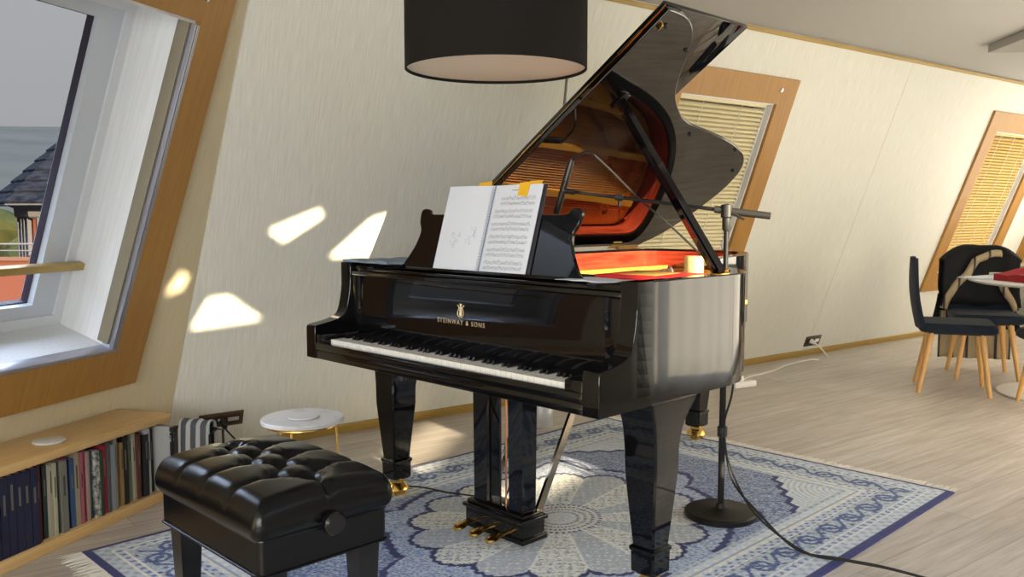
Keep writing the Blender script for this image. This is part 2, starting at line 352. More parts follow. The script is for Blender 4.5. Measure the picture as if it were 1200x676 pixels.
# ------------------------------------------------------------------ outside
def outside():
    # hillside far behind
    b = B(); rows = []
    for d, h0 in ((180, -25), (260, 4), (420, 34), (700, 66)):
        rows.append([(math.sin(a) * d, math.cos(a) * d, h0 * .9 + 3.5 * math.sin(a * 13 + d) + 2 * math.sin(a * 31 + d * .3)) for a in [R(-75 + k) for k in range(0, 66)]])
    b.loft(rows, closed=False)
    tag(b.make('hills', HAZE), None, None, None, 'structure')
    # wooded slope left of the turret
    t = empty('wooded_bank', (-27, 52, -6)); tag(t, 'yellow green trees on the slope outside, left of the turret', 'trees', kind='stuff')
    b = B()
    for k in range(60):
        x, y = random.uniform(-14, 12), random.uniform(-5, 5); r = random.uniform(1.3, 2.3)
        z = random.uniform(2.0, 6.0)
        rr = bmesh.ops.create_icosphere(b.bm, subdivisions=2, radius=r, matrix=Matrix.Translation((x, y, z)))
        for v in rr['verts']: v.co += Vector((random.uniform(-.3, .3), random.uniform(-.3, .3), random.uniform(-.3, .3)))
    b.make('foliage', LEAFG, t, smooth=0)
    # turret house
    cx, cy = -14.3, 30.5
    t = empty('turret_house', (cx, cy, -6)); tag(t, 'pink turret house with a grey slate roof seen through the window', 'building')
    n = 8; ph = R(18)
    def ring(r, z, o=0.): return [(r * math.cos(ph + o + 2 * math.pi * i / n), r * math.sin(ph + o + 2 * math.pi * i / n), z + 6) for i in range(n)]
    B().loft([ring(2.55, -6), ring(2.55, 1.35)]).make('wall', TERRA, t, smooth=0)
    B().loft([ring(2.62, 1.02), ring(2.70, 1.08), ring(2.72, 1.35), ring(2.95, 1.45), ring(2.95, 1.55)]).make('cornice', EXTW, t, smooth=0)
    ROOF = streaked('slate', (.0045, .0048, .0062), (.011, .0115, .013), (3, 3, 9), .7)
    b = B(); rr = []
    for k in range(9):
        f0 = k / 9; r0, r1 = 3.35 * (1 - f0) + .12, 3.35 * (1 - (k + 1) / 9) + .12
        rr += [ring(r0 + .04, 1.5 + 3.2 * f0), ring(r0 + .04, 1.5 + 3.2 * f0 + .05), ring(r1 + .02, 1.5 + 3.2 * (k + 1) / 9)]
    b.loft(rr); b.make('roof', ROOF, t, smooth=0)
    B().loft([ring(3.30, 1.42), ring(3.46, 1.44), ring(3.46, 1.54), ring(3.38, 1.56)]).make('gutter', M('gutter', (.07, .07, .08), .5), t, smooth=0)
    for i in range(n):
        a = ph + 2 * math.pi * (i + .5) / n; rr_ = 2.55 * math.cos(math.pi / n)
        mw = Matrix.Rotation(a, 4, 'Z') @ Matrix.Translation((rr_, 0, 0))
        for s_ in (-.5, .42):
            w = B().box(-.02, .07, s_ - .20, s_ + .24, 4.3, 6.98, .0).make('window', DARKWIN, t, smooth=0); w.matrix_local = mw
            b = B()
            b.box(.0, .12, s_ - .27, s_ - .20, 4.2, 7.05); b.box(.0, .12, s_ + .24, s_ + .31, 4.2, 7.05)
            for q in range(6): b.box(.06, .085, s_ - .2, s_ + .24, 4.6 + q * .4, 4.64 + q * .4)
            b.make('window_surround', EXTW, w, smooth=0)
    # terrace below the turret, with rail
    t = empty('terrace', (-14.5, 26.6, -4)); tag(t, 'pink terrace parapet with a thin metal rail below the turret', 'terrace')
    B().box(-9, 8, -.2, .2, 0, 3.75).make('parapet', TERRA, t, smooth=0)
    B().box(-9, 8, -.26, .26, 3.75, 3.85).make('coping', M('coping_pink', (.09, .045, .03), .9), t, smooth=0)
    b = B(); b.tube([(-9, 0, 4.25), (8, 0, 4.25)], .03); b.tube([(-9, 0, 4.05), (8, 0, 4.05)], .02)
    for k in range(12): b.tube([(-9 + k * 1.5, 0, 3.85), (-9 + k * 1.5, 0, 4.25)], .02)
    b.make('railing', EXTW, t)
    t = B().box(-21, 0, 6, 20, -3.2, -2.6).make('flat_roof', M('roof_felt', (.07, .066, .062), .9), smooth=0)
    tag(t, 'pale flat roof just below the window, outside', 'roof')
outside()

for o_ in list(S.objects):
    r_ = o_
    while r_.parent: r_ = r_.parent
    if r_.name in ('hills', 'wooded_bank', 'turret_house', 'terrace', 'flat_roof') and o_.type == 'MESH':
        for m_ in o_.data.materials: m_.node_tree.nodes['Principled BSDF'].inputs['Specular IOR Level'].default_value = 0.
# ------------------------------------------------------------------ grand piano
PO = Vector((.236, 2.324, 0)); K_ = Vector((.702, -.712, 0)).normalized(); D_ = Vector((-K_.y, K_.x, 0))
PL = PO - K_ * 1.48; PRZ = math.atan2(K_.y, K_.x)
piano = empty('grand_piano', PL, PRZ); tag(piano, 'black lacquered grand piano with its lid raised, standing on the blue rug', 'piano')
PM = Matrix.Translation(PL) @ Matrix.Rotation(PRZ, 4, 'Z')
def outline(curve): return [(0, .165)] + [(0, y) for y in (.5, .9, 1.3, 1.7)] + spline(curve, 5) + [(1.48, .3), (1.48, .165)]
LIDO = outline([(0, 1.95), (.004, 2.05), (.03, 2.125), (.10, 2.19), (.22, 2.235), (.40, 2.262), (.55, 2.258), (.68, 2.21), (.78, 2.11), (.845, 1.96), (.89, 1.80), (.925, 1.62), (.955, 1.45), (.995, 1.32), (1.06, 1.195), (1.14, 1.09), (1.235, 1.01), (1.33, .94), (1.41, .87), (1.46, .79), (1.478, .71), (1.48, .62), (1.48, .45)])
RIM = outline([(0, 1.95), (.004, 2.05), (.03, 2.12), (.10, 2.18), (.22, 2.222), (.36, 2.242), (.48, 2.235), (.60, 2.185), (.70, 2.09), (.775, 1.96), (.83, 1.80), (.875, 1.62), (.92, 1.45), (.975, 1.31), (1.05, 1.18), (1.13, 1.08), (1.22, 1.005), (1.32, .935), (1.40, .865), (1.455, .785), (1.477, .70), (1.48, .62), (1.48, .45)])
def ring_wall(b, outer, inner, z0, z1, bev=.004):
    o2 = offset_path(outer, -bev); n = len(outer)
    prof = [(outer, z0), (outer, z1 - bev), (o2, z1), (inner, z1), (inner, z0)]
    vs = [[b.bm.verts.new((p[0], p[1], z)) for p in path] for path, z in prof]
    for a in range(5):
        c = (a + 1) % 5
        for i in range(n - 1): b.bm.faces.new((vs[a][i], vs[a][i + 1], vs[c][i + 1], vs[c][i]))
    b.bm.faces.new([vs[a][0] for a in range(5)]); b.bm.faces.new([vs[a][-1] for a in range(5)][::-1])
    return b
inn = offset_path(RIM, -.05)
ring_wall(B(), RIM, inn, .655, .987).make('rim', LAC, piano)
ring_wall(B(), offset_path(RIM, -.008), offset_path(RIM, -.09), .622, .655, .003).make('lower_rim', LAC, piano)
ring_wall(B(), offset_path(RIM[1:-1], -.0505), offset_path(RIM[1:-1], -.060), .80, .975, .002).make('inner_rim', MAHOG, piano)
# arms with their scrolled profile
prof = [(0, .622), (0, .738)] + spline([(.004, .748), (.02, .752), (.064, .759), (.10, .767), (.132, .782), (.146, .804), (.153, .83), (.160, .866), (.165, .91), (.166, .94)], 4) + [(.166, .987), (.24, .987), (.24, .622)]
for n_, x0_ in (('arm', 0), ('arm', 1.418)):
    o = B().prism(prof, lambda p, t, x0_=x0_: (x0_ + t, p[0], p[1]), .062).make(n_, LAC, piano, smooth=30)
    bv = o.modifiers.new('bevel', 'BEVEL'); bv.width = .004; bv.segments = 2; bv.limit_method = 'ANGLE'; bv.angle_limit = R(50)
B().box(.062, 1.418, .002, .62, .622, .655, .003).make('keybed', LAC, piano)
B().box(.062, 1.418, .0, .026, .655, .685, .005).make('key_slip', LAC, piano)
for a, c in ((.062, .123), (1.347, 1.418)): B().box(a, c, .004, .166, .655, .718, .006).make('key_block', LAC, piano)
B().box(.124, 1.346, .03, .18, .655, .672).make('key_frame', M('key_frame_wood', (.3, .2, .1), .6), piano)
# keys
kw = 1.22 / 52
k0 = B().box(.0004, kw - .0016, .030, .178, .676, .700, .0012, seg=1).make('white_key', IVORY, piano)
k0.location = (.125, 0, 0)
for i in range(1, 52):
    c = k0.copy(); COL.objects.link(c); c.parent = piano; c.location = (.125 + i * kw, 0, 0)
bk = B().loft([[(-.0055, .082, .700), (.0055, .082, .700), (.0055, .178, .700), (-.0055, .178, .700)], [(-.0048, .090, .712), (.0048, .090, .712), (.0050, .178, .713), (-.0050, .178, .713)]]).make('black_key', EBONY, piano, smooth=20)
octv = [0, 1, 3, 4, 5]; first = True
for i in range(52):
    # white keys run A B C D E F G ...; a black key follows every one except B and E
    if i % 7 in (1, 4) or i == 51: continue
    c = bk if first else bk.copy()
    if not first: COL.objects.link(c); c.parent = piano
    first = False; c.location = (.125 + (i + 1) * kw, 0, 0)
# fallboard with the maker's name
fp = [(.182, .700), (.176, .715), (.172, .75), (.178, .92), (.180, .935), (.205, .935), (.205, .700)]
fb = B().prism(fp, lambda p, t: (.124 + t, p[0], p[1]), 1.232).make('fallboard', LAC, piano, smooth=25)
for a, c in ((.062, .1235), (1.3565, 1.418)): B().box(a, c, .170, .205, .718, .935, .002).make('fallboard_block', LAC, piano)
ftilt = math.atan2(.006, .17)
def on_fall(u, z): return Matrix.Translation((u, .172 + (z - .75) * .0353 - .0006, z)) @ Matrix.Rotation(R(90) - ftilt, 4, 'X')
text_mesh('lettering', 'STEINWAY & SONS', .0225, GOLDINK, fb, on_fall(.714, .797), space=1.34)
b = B()     # lyre emblem
for s_ in (-1, 1):
    b.tube([(s_ * x, y, 0) for x, y in ((.004, .000), (.013, .005), (.0155, .016), (.011, .026), (.009, .033), (.013, .040))], .0016, 6, 4)
    b.tube([(s_ * x, y, 0) for x, y in ((.013, .040), (.0165, .041), (.016, .037))], .0013, 6, 3)
for x in (-.004, 0, .004): b.tube([(x, .004, 0), (x, .034, 0)], .0008, 5)
b.tube([(-.010, .034, 0), (.010, .034, 0)], .0014, 6); b.tube([(-.008, 0, 0), (.008, 0, 0)], .0022, 6); b.tube([(0, .034, 0), (0, .046, 0)], .0014, 6)
for s_ in (-.5, .5): b.tube([(0, .036, 0), (s_ * .013, .047, 0)], .0011, 5)
em = b.make('lyre_emblem', GOLDINK, fb); em.matrix_local = on_fall(.714, .823)
# rail above the fallboard
B().box(.062, 1.418, .168, .225, .936, .954, .004).make('front_rail', LAC, piano)
B().box(.062, 1.418, .176, .200, .956, .966, .002).make('desk_rail', LAC, piano)
B().box(.064, .20, .176, .60, .955, .975, .004).make('desk_runner', LAC, piano)
B().box(1.28, 1.416, .176, .60, .955, .975, .004).make('desk_runner', LAC, piano)
B().box(.205, 1.275, .20, .40, .952, .964, .003).make('desk_shelf', LAC, piano)
# music desk
dsk = [(-.475, 0)] + spline([(-.475, .006), (-.45, .022), (-.42, .06), (-.395, .105), (-.383, .15), (-.392, .175), (-.40, .19), (-.405, .225), (-.398, .240)], 3) + spline([(-.385, .243), (-.36, .240), (-.35, .226), (-.325, .221)], 3)
dsk = dsk + [(-p[0], p[1]) for p in dsk[::-1]]
dt = Matrix.Translation((.745, .240, .965)) @ Matrix.Rotation(R(90 - 16.5), 4, 'X')
o = B().prism(dsk, lambda p, t: (p[0], p[1], -t), .016).make('music_desk', LAC, piano, smooth=25); o.matrix_local = dt
bv = o.modifiers.new('bevel', 'BEVEL'); bv.width = .003; bv.segments = 2; bv.limit_method = 'ANGLE'; bv.angle_limit = R(50)
lip = B().box(-.40, .40, 0, .012, 0, .022, .003).make('desk_lip', LAC, o)
B().bar((.745, .40, .966), (.745, .312, 1.14), .05, .01).make('desk_prop', LAC, piano)
# iron plate, soundboard, strings
path2 = offset_path(RIM[1:-1], -.062)
sb = [p for p in path2 if p[1] > .62]
sb_poly = [(.062, .60)] + sb + [(1.418, .60)]
B().prism(sb_poly, lambda p, t: (p[0], p[1], .795 + t), .012).make('soundboard', SPRUCE, piano)
pin = offset_path(RIM[1:-1], -.145); pin = [p for p in pin if p[1] > .62]
holes_out = [(.062, .58)] + sb + [(1.418, .58)]
# plate = outer band + pin-block field + struts
b = B()
b2 = [p for p in offset_path(RIM[1:-1], -.066) if p[1] > .62]; b3 = [p for p in offset_path(RIM[1:-1], -.165) if p[1] > .62]
ring = [[b.bm.verts.new((p[0], p[1], z)) for p in path] for path, z in ((b2, .842), (b2, .862), (b3, .870), (b3, .842))]
for a in range(4):
    for i in range(len(b2) - 1): b.bm.faces.new((ring[a][i], ring[a][i + 1], ring[(a + 1) % 4][i + 1], ring[(a + 1) % 4][i]))
b.box(.066, 1.414, .58, .86, .842, .868, .006)
b.box(.066, 1.414, .84, .875, .868, .885, .006)
b.make('iron_plate', GOLDP, piano)
for (p, q) in (((.30, .86), (.20, 2.09)), ((.52, .86), (.46, 2.12)), ((.78, .86), (.68, 1.92)), ((1.00, .86), (.83, 1.46)), ((1.20, .86), (1.11, .96))):
    B().bar((*p, .893), (*q, .880), .034, .044).make('plate_strut', GOLDP, piano)
for (x, y) in ((.16, 1.9), (.34, 2.06), (.58, 2.05), (.72, 1.80)):
    B().lathe([(.033, .862), (.036, .872), (.030, .878), (.026, .868), (.012, .868)], (x, y, 0), 24).make('plate_rosette', GOLDP, piano)
def edge_d(u):
    best = 0.
    for i in range(len(b3) - 1):
        (xa, ya), (xb, yb) = b3[i], b3[i + 1]
        if xa != xb and min(xa, xb) <= u <= max(xa, xb): best = max(best, ya + (yb - ya) * (u - xa) / (xb - xa))
    return best
b = B(); c = B(); pn = B()
for i in range(84):
    u0 = .20 + i * .0132; u1 = .16 + (u0 - .20) * .93
    yb = edge_d(min(max(u1, .17), 1.22))
    if yb < 1.0: yb = 1.0
    b.tube([(u0, .75, .893), (u0, .86, .8925), (u1, yb + .02, .884)], .0026 if i < 26 else .0015, 5)
    pn.tube([(u0, .70 + (i % 3) * .02, .868), (u0, .70 + (i % 3) * .02, .905)], .0036, 6)
    pn.tube([(u1, yb + .03, .866), (u1, yb + .03, .89)], .003, 5)
o = b.make('strings', M('string_bronze', (.85, .45, .16), .3, .8), piano); o['kind'] = 'stuff'
o = pn.make('tuning_pins', STEEL, piano); o['kind'] = 'stuff'
b = B()
for i in range(70): b.box(.21 + i * .0145, .2205 + i * .0145, .885, .915, .896, .934, .002, seg=1)
o = b.make('dampers', LACM, piano); o['kind'] = 'stuff'
B().box(.20, 1.30, .600, .640, .868, .876).make('felt_strip', FELTR, piano)
# bridge
br = spline([(.20, 1.95), (.40, 1.92), (.60, 1.75), (.76, 1.50), (.92, 1.20), (1.10, 1.02), (1.25, .95)], 6)
b = B(); l_, r_ = offset_path(br, .016), offset_path(br, -.016)
b.loft([[(p[0], p[1], .807), (q[0], q[1], .807), (q[0], q[1], .838), (p[0], p[1], .838)] for p, q in zip(l_, r_)]); b.make('bridge', M('bridge_maple', (.5, .3, .1), .4), piano)
# lid: main leaf raised on the prop, front leaf folded back over it
th = R(34.5)
LM = Matrix.Translation((-.010, 0, 1.0)) @ Matrix.Rotation(-th, 4, 'Y')
lid_o = [p for p in offset_path(LIDO, .014)]
lo = [p for p in lid_o if p[1] > .652]
i_c = max(range(len(lo)), key=lambda i: lo[i][1])
lid_pts = [(.006, .650)] + [(p[0] + .010 if p[0] > .02 else .006, p[1]) for p in lo] + [(1.504, .650)]
lid = B().prism(lid_pts, lambda p, t: (p[0], p[1], t), .021).make('lid', LACL, piano, smooth=25); lid.matrix_local = LM
bv = lid.modifiers.new('bevel', 'BEVEL'); bv.width = .004; bv.segments = 2; bv.limit_method = 'ANGLE'; bv.angle_limit = R(50)
fl = B().box(.006, 1.504, .652, 1.172, .026, .046, .004).make('front_flap', LACL, piano); fl.matrix_local = LM
h = B()
for x in (.18, .75, 1.32): h.tube([(x - .06, .648, .0235), (x + .06, .648, .0235)], .005, 8)
h.tube([(.01, .6485, .0235), (1.5, .6485, .0235)], .003, 8)
o = h.make('flap_hinge', BRASS, piano); o.matrix_local = LM
for y in (.80, 1.35, 1.90):
    o = B().box(-.012, .045, y - .035, y + .035, -.0035, -.0005).make('lid_hinge', BRASS, piano); o.matrix_local = LM
for (u, d) in ((1.44, .70), (.93, 1.48), (.70, 2.15), (.86, 1.95), (1.36, .92)):
    o = B().lathe([(.009, -.0005), (.009, -.006), (.006, -.009)], (u, d, 0), 16).make('lid_buffer', BLKPL, piano); o.matrix_local = LM
o = B().box(1.425, 1.45, .664, .672, -.014, -.0005, .002).make('lid_lock', BRASS, piano); o.matrix_local = LM
o = B().box(1.03, 1.11, .825, .86, -.010, -.0005, .003).make('prop_cup', LACM, piano); o.matrix_local = LM
top = LM @ Vector((1.068, .842, -.012))
B().bar((1.458, .625, .985), top, .048, .022, up=(.5, .6, 0)).make('lid_prop', LAC, piano)
B().bar(Vector((1.458, .625, .985)) + (top - Vector((1.458, .625, .985))) * .02 + Vector((.0, -.012, 0)), Vector((1.458, .625, .985)) + (top - Vector((1.458, .625, .985))) * .33 + Vector((0, -.012, 0)), .024, .018, up=(.5, .6, 0)).make('short_prop', LAC, piano)
B().box(1.433, 1.472, .60, .66, .975, .990, .003).make('prop_block', BRASS, piano)
B().box(1.478, 1.484, .86, .875, .93, .955, .001).make('rim_hook', BRASS, piano) if False else None

# legs
def leg(u, d, dirs):
    """Lofted square leg; dirs = (flare toward -u, +u, -d, +d)"""
    prof = [(.622, 1.0), (.604, .86), (.585, .60), (.560, .36), (.53, .18), (.50, .07), (.47, 0)]
    rings = []
    def sq(hw, f, z):
        a = .1
        x0, x1, y0, y1 = -hw - dirs[0] * f, hw + dirs[1] * f, -hw - dirs[2] * f, hw + dirs[3] * f; c = .006
        return [(u + x, d + y, z) for x, y in ((x0 + c, y0), (x1 - c, y0), (x1, y0 + c), (x1, y1 - c), (x1 - c, y1), (x0 + c, y1), (x0, y1 - c), (x0, y0 + c))]
    for z, f in prof: rings.append(sq(.061, f, z))
    rings += [sq(.060, 0, .40), sq(.041, 0, .175), sq(.0405, 0, .172), sq(.049, 0, .165), sq(.049, 0, .158), sq(.045, 0, .152), sq(.044, 0, .09), sq(.036, 0, .082)]
    lg = B().loft(rings).make('leg', LAC, piano, smooth=30)
    b = B(); b.lathe([(.030, .082), (.030, .068), (.036, .062), (.046, .050), (.050, .040), (.046, .034), (.0, .034)], (u, d, 0), 32)
    b.box(u - .022, u - .014, d - .02, d + .03, .012, .062, .003); b.box(u + .014, u + .022, d - .02, d + .03, .012, .062, .003)
    cs = b.make('caster', BRASS, lg)
    return lg
l1 = leg(.10, .355, (.0, .02, .02, .09)); l2 = leg(1.418, .325, (.02, .0, .02, .09)); l3 = leg(.47, 2.01, (.03, .03, .09, .0))
for (u, d) in ((.10, .36), (1.418, .33), (.47, 2.015)):
    lgx = [l1, l2, l3][[.10, 1.418, .47].index(u)]
    b = B(); b.loft([[(u + x, d + .027 * math.cos(a), .028 + .027 * math.sin(a)) for a in [2 * math.pi * k / 24 for k in range(24)]] for x in (-.012, .012)])
    b.make('caster_wheel', BRASS, lgx)
    B().lathe([(.052, .001), (.052, .008), (.044, .010), (.040, .004), (.0, .004)], (u, d, 0), 28).make('caster_cup', BRASS, lgx)
# lyre with pedals
ly = B()
cu = .733
ly.box(cu - .158, cu + .158, .302, .430, .020, .038, .004); ly.box(cu - .150, cu + .150, .310, .422, .036, .095, .003)
ly.box(cu - .160, cu + .160, .300, .432, .092, .108, .005); ly.box(cu - .148, cu + .148, .312, .420, .106, .122, .006)
ly.make('lyre_box', LAC, piano)
for x in (cu - .092, cu + .092):
    B().loft([[(x + sx * w, .366 + sy * w, z) for sx, sy in ((-1, -1), (1, -1), (1, 1), (-1, 1))] for z, w in ((.120, .036), (.135, .034), (.60, .037), (.622, .046))]).make('lyre_post', LAC, piano)
B().box(cu - .16, cu + .16, .31, .44, .605, .622, .004).make('lyre_block', LAC, piano)
for x in (-.085, 0, .085):
    b = B()
    pr = [(.33, .011, .052), (.29, .011, .055), (.262, .017, .057), (.240, .025, .055), (.220, .027, .051), (.206, .020, .047), (.200, .007, .045)]
    b.loft([[(cu + x + w * math.cos(a), y, z + .008 * math.sin(a) * (1 if math.sin(a) > 0 else .6)) for a in [2 * math.pi * k / 12 for k in range(12)]] for y, w, z in pr])
    b.make('pedal', BRASS, piano)
for x, m_ in ((-.03, BLKMET), (.0, M('copper_rod', (.55, .22, .10), .3, .8))): B().tube([(cu + x, .375, .12), (cu + x, .375, .62)], .0038, 8).make('trap_rod', m_, piano)
for s_ in (-1, 1): B().bar((cu + s_ * .125, .415, .115), (cu + s_ * .125, .70, .63), .012, .030, up=(0, .87, -.5)).make('lyre_brace', M('brace_metal', (.42, .36, .28), .16, 1.), piano)
B().lathe([(.0, -.016), (.014, -.014), (.016, 0), (.014, .012), (.006, .014)], (.53, .06, .606), 20).make('knob', BLKPL, piano)
for y in (.9, 1.45): B().box(.055, .78 if y > 1 else 1.15, y - .05, y + .05, .66, .79).make('back_beam', LACM, piano)

# ------------------------------------------------------------------ things on the piano
# music book
BM = PM @ dt @ Matrix.Translation((-.01, .012, .0015))
bk_ = empty('music_book', mw=BM); tag(bk_, 'open spiral-bound music book with white pages standing on the piano music desk', 'book')
def page(xa, xb, za, zb, name):
    n = 10; rings = []
    for i in range(n + 1):
        t = i / n; x = xa + (xb - xa) * t; z = za + (zb - za) * t + .004 * math.sin(t * math.pi)
        rings.append([(x, 0, z), (x, .310, z + .0), (x, .310, z - .003), (x, 0, z - .003)])
    return B().loft(rings).make(name, PAPER_SKYLIT, bk_)
page(-.238, -.004, .012, .007, 'page'); rp = page(.004, .236, .007, .014, 'page')
B().box(-.250, .004, -.003, .313, .000, .0035, .001).make('cover', BLUECOVER, bk_); B().box(.004, .246, -.003, .313, .000, .0035, .001).make('cover', M('cover_dark', (.03, .03, .04), .5), bk_)
b = B()
for i in range(52): b.tube([(.010 * math.cos(a), .006 + i * .0058, .0085 + .0065 * math.sin(a)) for a in [math.pi * k / 6 for k in range(7)]], .0007, 4)
b.make('spiral_binding', M('wire_dark', (.12, .12, .14), .4, .6), bk_)
b = B()
def zp(x): t = (x - .004) / .232; return .007 + .007 * t + .004 * math.sin(t * math.pi) + .0006
def ln(x0, x1, y, w):
    n = 5
    for i in range(n):
        a, c = x0 + (x1 - x0) * i / n, x0 + (x1 - x0) * (i + 1) / n
        f = [b.bm.verts.new(v) for v in ((a, y, zp(a)), (c, y, zp(c)), (c, y + w, zp(c)), (a, y + w, zp(a)))]; b.bm.faces.new(f)
for s_ in range(6):
    for h_ in range(2):
        yb = .265 - s_ * .0455 - h_ * .0185
        xa = .045 if s_ == 0 else .02
        for l_i in range(5): ln(xa, .215, yb - l_i * .0022, .00035)
        x = xa + .008
        while x < .212:
            yn = yb - random.uniform(-.002, .010); w = .0026
            f = [b.bm.verts.new(v) for v in ((x, yn, zp(x) + .0001), (x + w, yn, zp(x) + .0001), (x + w, yn + .0017, zp(x) + .0001), (x, yn + .0017, zp(x) + .0001))]; b.bm.faces.new(f)
            f = [b.bm.verts.new(v) for v in ((x + w, yn, zp(x) + .0001), (x + w + .0005, yn, zp(x) + .0001), (x + w + .0005, yn + .007, zp(x) + .0001), (x + w, yn + .007, zp(x) + .0001))]; b.bm.faces.new(f)
            x += random.uniform(.004, .010)
ln(.095, .125, .289, .002)
b.make('notation', INK, bk_, smooth=0)
b = B()
for cx, cy, r in ((-.145, .115, .030), (-.065, .128, .032)):     # pencil doodles on the left page
    for k in range(9):
        a = random.uniform(0, 6.28); x, y = cx + random.uniform(-.6, .6) * r, cy + random.uniform(-.7, .7) * r
        b.tube([(x, y, .0145), (x + .010 * math.cos(a), y + .012 * math.sin(a), .0148), (x + .016 * math.cos(a + 1), y + .018 * math.sin(a + .8), .0145)], .0004, 4, 3)
b.make('pencil_sketch', M('pencil', (.22, .22, .26), .8), bk_)
for x, y, w, h_, z in ((.128, .270, .052, .046, .0165), ):
    b = B().loft([[(x, y, z), (x + w * .9, y - .004, z + .001), (x + w * .9, y - .004, z + .0015), (x, y, z + .0005)], [(x - .002, y + h_, z - .001), (x + w, y + h_ + .001, z), (x + w, y + h_ + .001, z + .0005), (x - .002, y + h_, z - .0005)]])
    b.make('sticky_note', NOTE, bk_, smooth=0)
B().loft([[(.165, .30, .010), (.222, .302, .0105), (.222, .302, .011), (.165, .30, .0105)], [(.165, .324, .006), (.225, .325, .006), (.225, .325, .0065), (.165, .324, .0065)]]).make('sticky_note', NOTE, bk_, smooth=0)
B().loft([[(-.095, .296, .002), (-.02, .296, .002), (-.02, .296, .0026), (-.095, .296, .0026)], [(-.100, .327, -.004), (-.035, .331, -.004), (-.035, .331, -.0035), (-.100, .327, -.0035)]]).make('sticky_note', NOTE, bk_, smooth=0)
def on_piano(name, b, mat, label, cat, smooth=35):
    o = b.make(name, mat, None, smooth, mw=PM); return tag(o, label, cat)
# folded cloth on the left end of the rim
def draped(x0, x1, y0, y1, z, amp, th_, nx=18, ny=14, seed=1):
    rnd = random.Random(seed); ph = [rnd.uniform(0, 6) for _ in range(6)]
    b = B()
    def zz(x, y, t):
        fx, fy = (x - x0) / (x1 - x0), (y - y0) / (y1 - y0)
        return z + amp * (.5 + .3 * math.sin(7 * fx + ph[0] + 2 * fy) + .2 * math.sin(11 * fy + ph[1] + 3 * fx)) * (math.sin(math.pi * min(max(fx, .03), .97)) ** .4) + t
    top = [[b.bm.verts.new((x0 + (x1 - x0) * i / nx + .006 * math.sin(j * .9 + ph[2]), y0 + (y1 - y0) * j / ny + .006 * math.sin(i * .8 + ph[3]), zz(x0 + (x1 - x0) * i / nx, y0 + (y1 - y0) * j / ny, th_))) for j in range(ny + 1)] for i in range(nx + 1)]
    bot = [[b.bm.verts.new((v.co.x, v.co.y, z)) for v in r] for r in top]
    for i in range(nx):
        for j in range(ny):
            b.bm.faces.new((top[i][j], top[i + 1][j], top[i + 1][j + 1], top[i][j + 1])); b.bm.faces.new((bot[i][j], bot[i][j + 1], bot[i + 1][j + 1], bot[i + 1][j]))
    per = [(i, 0) for i in range(nx)] + [(nx, j) for j in range(ny)] + [(i, ny) for i in range(nx, 0, -1)] + [(0, j) for j in range(ny, 0, -1)]
    for (i, j), (i2, j2) in zip(per, per[1:] + per[:1]): b.bm.faces.new((top[i][j], bot[i][j], bot[i2][j2], top[i2][j2]))
    return b
on_piano('dust_cloth', draped(.005, .30, .17, .36, .988, .016, .004, seed=3), M('blue_grey_cloth', (.20, .27, .36), .75, bump=.3, bscale=600), 'folded blue-grey cloth lying on the left end of the piano', 'cloth')
b = draped(1.15, 1.345, .19, .33, .976, .003, .001, seed=5)
on_piano('paper_sheet', b, PAPER_SKYLIT, 'white paper lying beside the red pad on the piano, right of the music desk', 'paper')
pad = empty('notepad', mw=PM @ Matrix.Translation((1.30, .47, .976)) @ Matrix.Rotation(R(6), 4, 'Z')); tag(pad, 'flat red pad with an olive panel lying on the piano below the lid prop', 'notepad')
B().box(-.13, .13, -.13, .13, 0, .012, .003).make('cover', M('red_cover', (.55, .02, .025), .5), pad); B().box(-.07, .06, -.08, .08, .0121, .0135, .0004).make('panel', M('olive_panel', (.35, .25, .05), .5), pad)
on_piano('white_cloth', draped(1.16, 1.25, .64, .72, .870, .10, .03, 10, 10, 9), M('white_cotton', (.75, .72, .68), .9), 'crumpled white cloth at the foot of the lid prop', 'cloth')
on_piano('wooden_roll', B().lathe([(.0, .868), (.030, .868), (.033, .873), (.033, 1.03), (.030, 1.035), (.012, 1.035), (.0, 1.033)], (1.285, .735, 0), 28), M('pale_roll', (.70, .45, .18), .5), 'small pale wooden roll standing beside the lid prop', 'roll')

# ------------------------------------------------------------------ microphone on its stand
ST = PM @ Vector((1.190, 1.090, 0)); ST.z = .012
ms = empty('microphone_stand', ST); tag(ms, 'black microphone stand with round base and boom reaching over the piano strings', 'microphone stand')
B().lathe([(.0, 0), (.135, 0), (.138, .004), (.138, .018), (.132, .024), (.04, .028), (.02, .034), (.016, .05), (.0, .05)], n=48).make('base', BLKMET, ms)
B().tube([(0, 0, .05), (0, 0, .72)], .0125, 16).make('lower_tube', BLKMET, ms)
B().tube([(0, 0, .70), (0, 0, 1.16)], .0095, 16).make('upper_tube', BLKMET, ms)
B().lathe([(.013, .31), (.019, .315), (.019, .35), (.013, .355)], n=20).make('height_clutch', BLKPL, ms)
b = B(); b.lathe([(.010, 1.10), (.016, 1.11), (.016, 1.15), (.022, 1.155), (.022, 1.20), (.0, 1.205)], n=20); b.tube([(0, 0, 1.175), (.03, -.03, 1.16), (.055, -.045, 1.145)], [.007, .004], 8)
b.make('boom_clutch', BLKPL, ms)
mic_c = Vector((.223, 3.5, 1.268)) - Vector((ST.x, ST.y, ST.z))
p0 = Vector((0, 0, 1.178)); dirb = (mic_c - p0).normalized()
bt = B(); bt.tube([p0 - dirb * .155, mic_c], .007, 12); bt.make('boom', BLKMET, ms)
bt = B(); bt.tube([p0 - dirb * .16, p0 - dirb * .02, p0 + dirb * .045], .0135, 14); bt.make('boom_grip', RUBBER, ms)
B().tube([mic_c - dirb * .03, mic_c + dirb * .02], .012, 12).make('microphone_clip', BLKPL, ms)
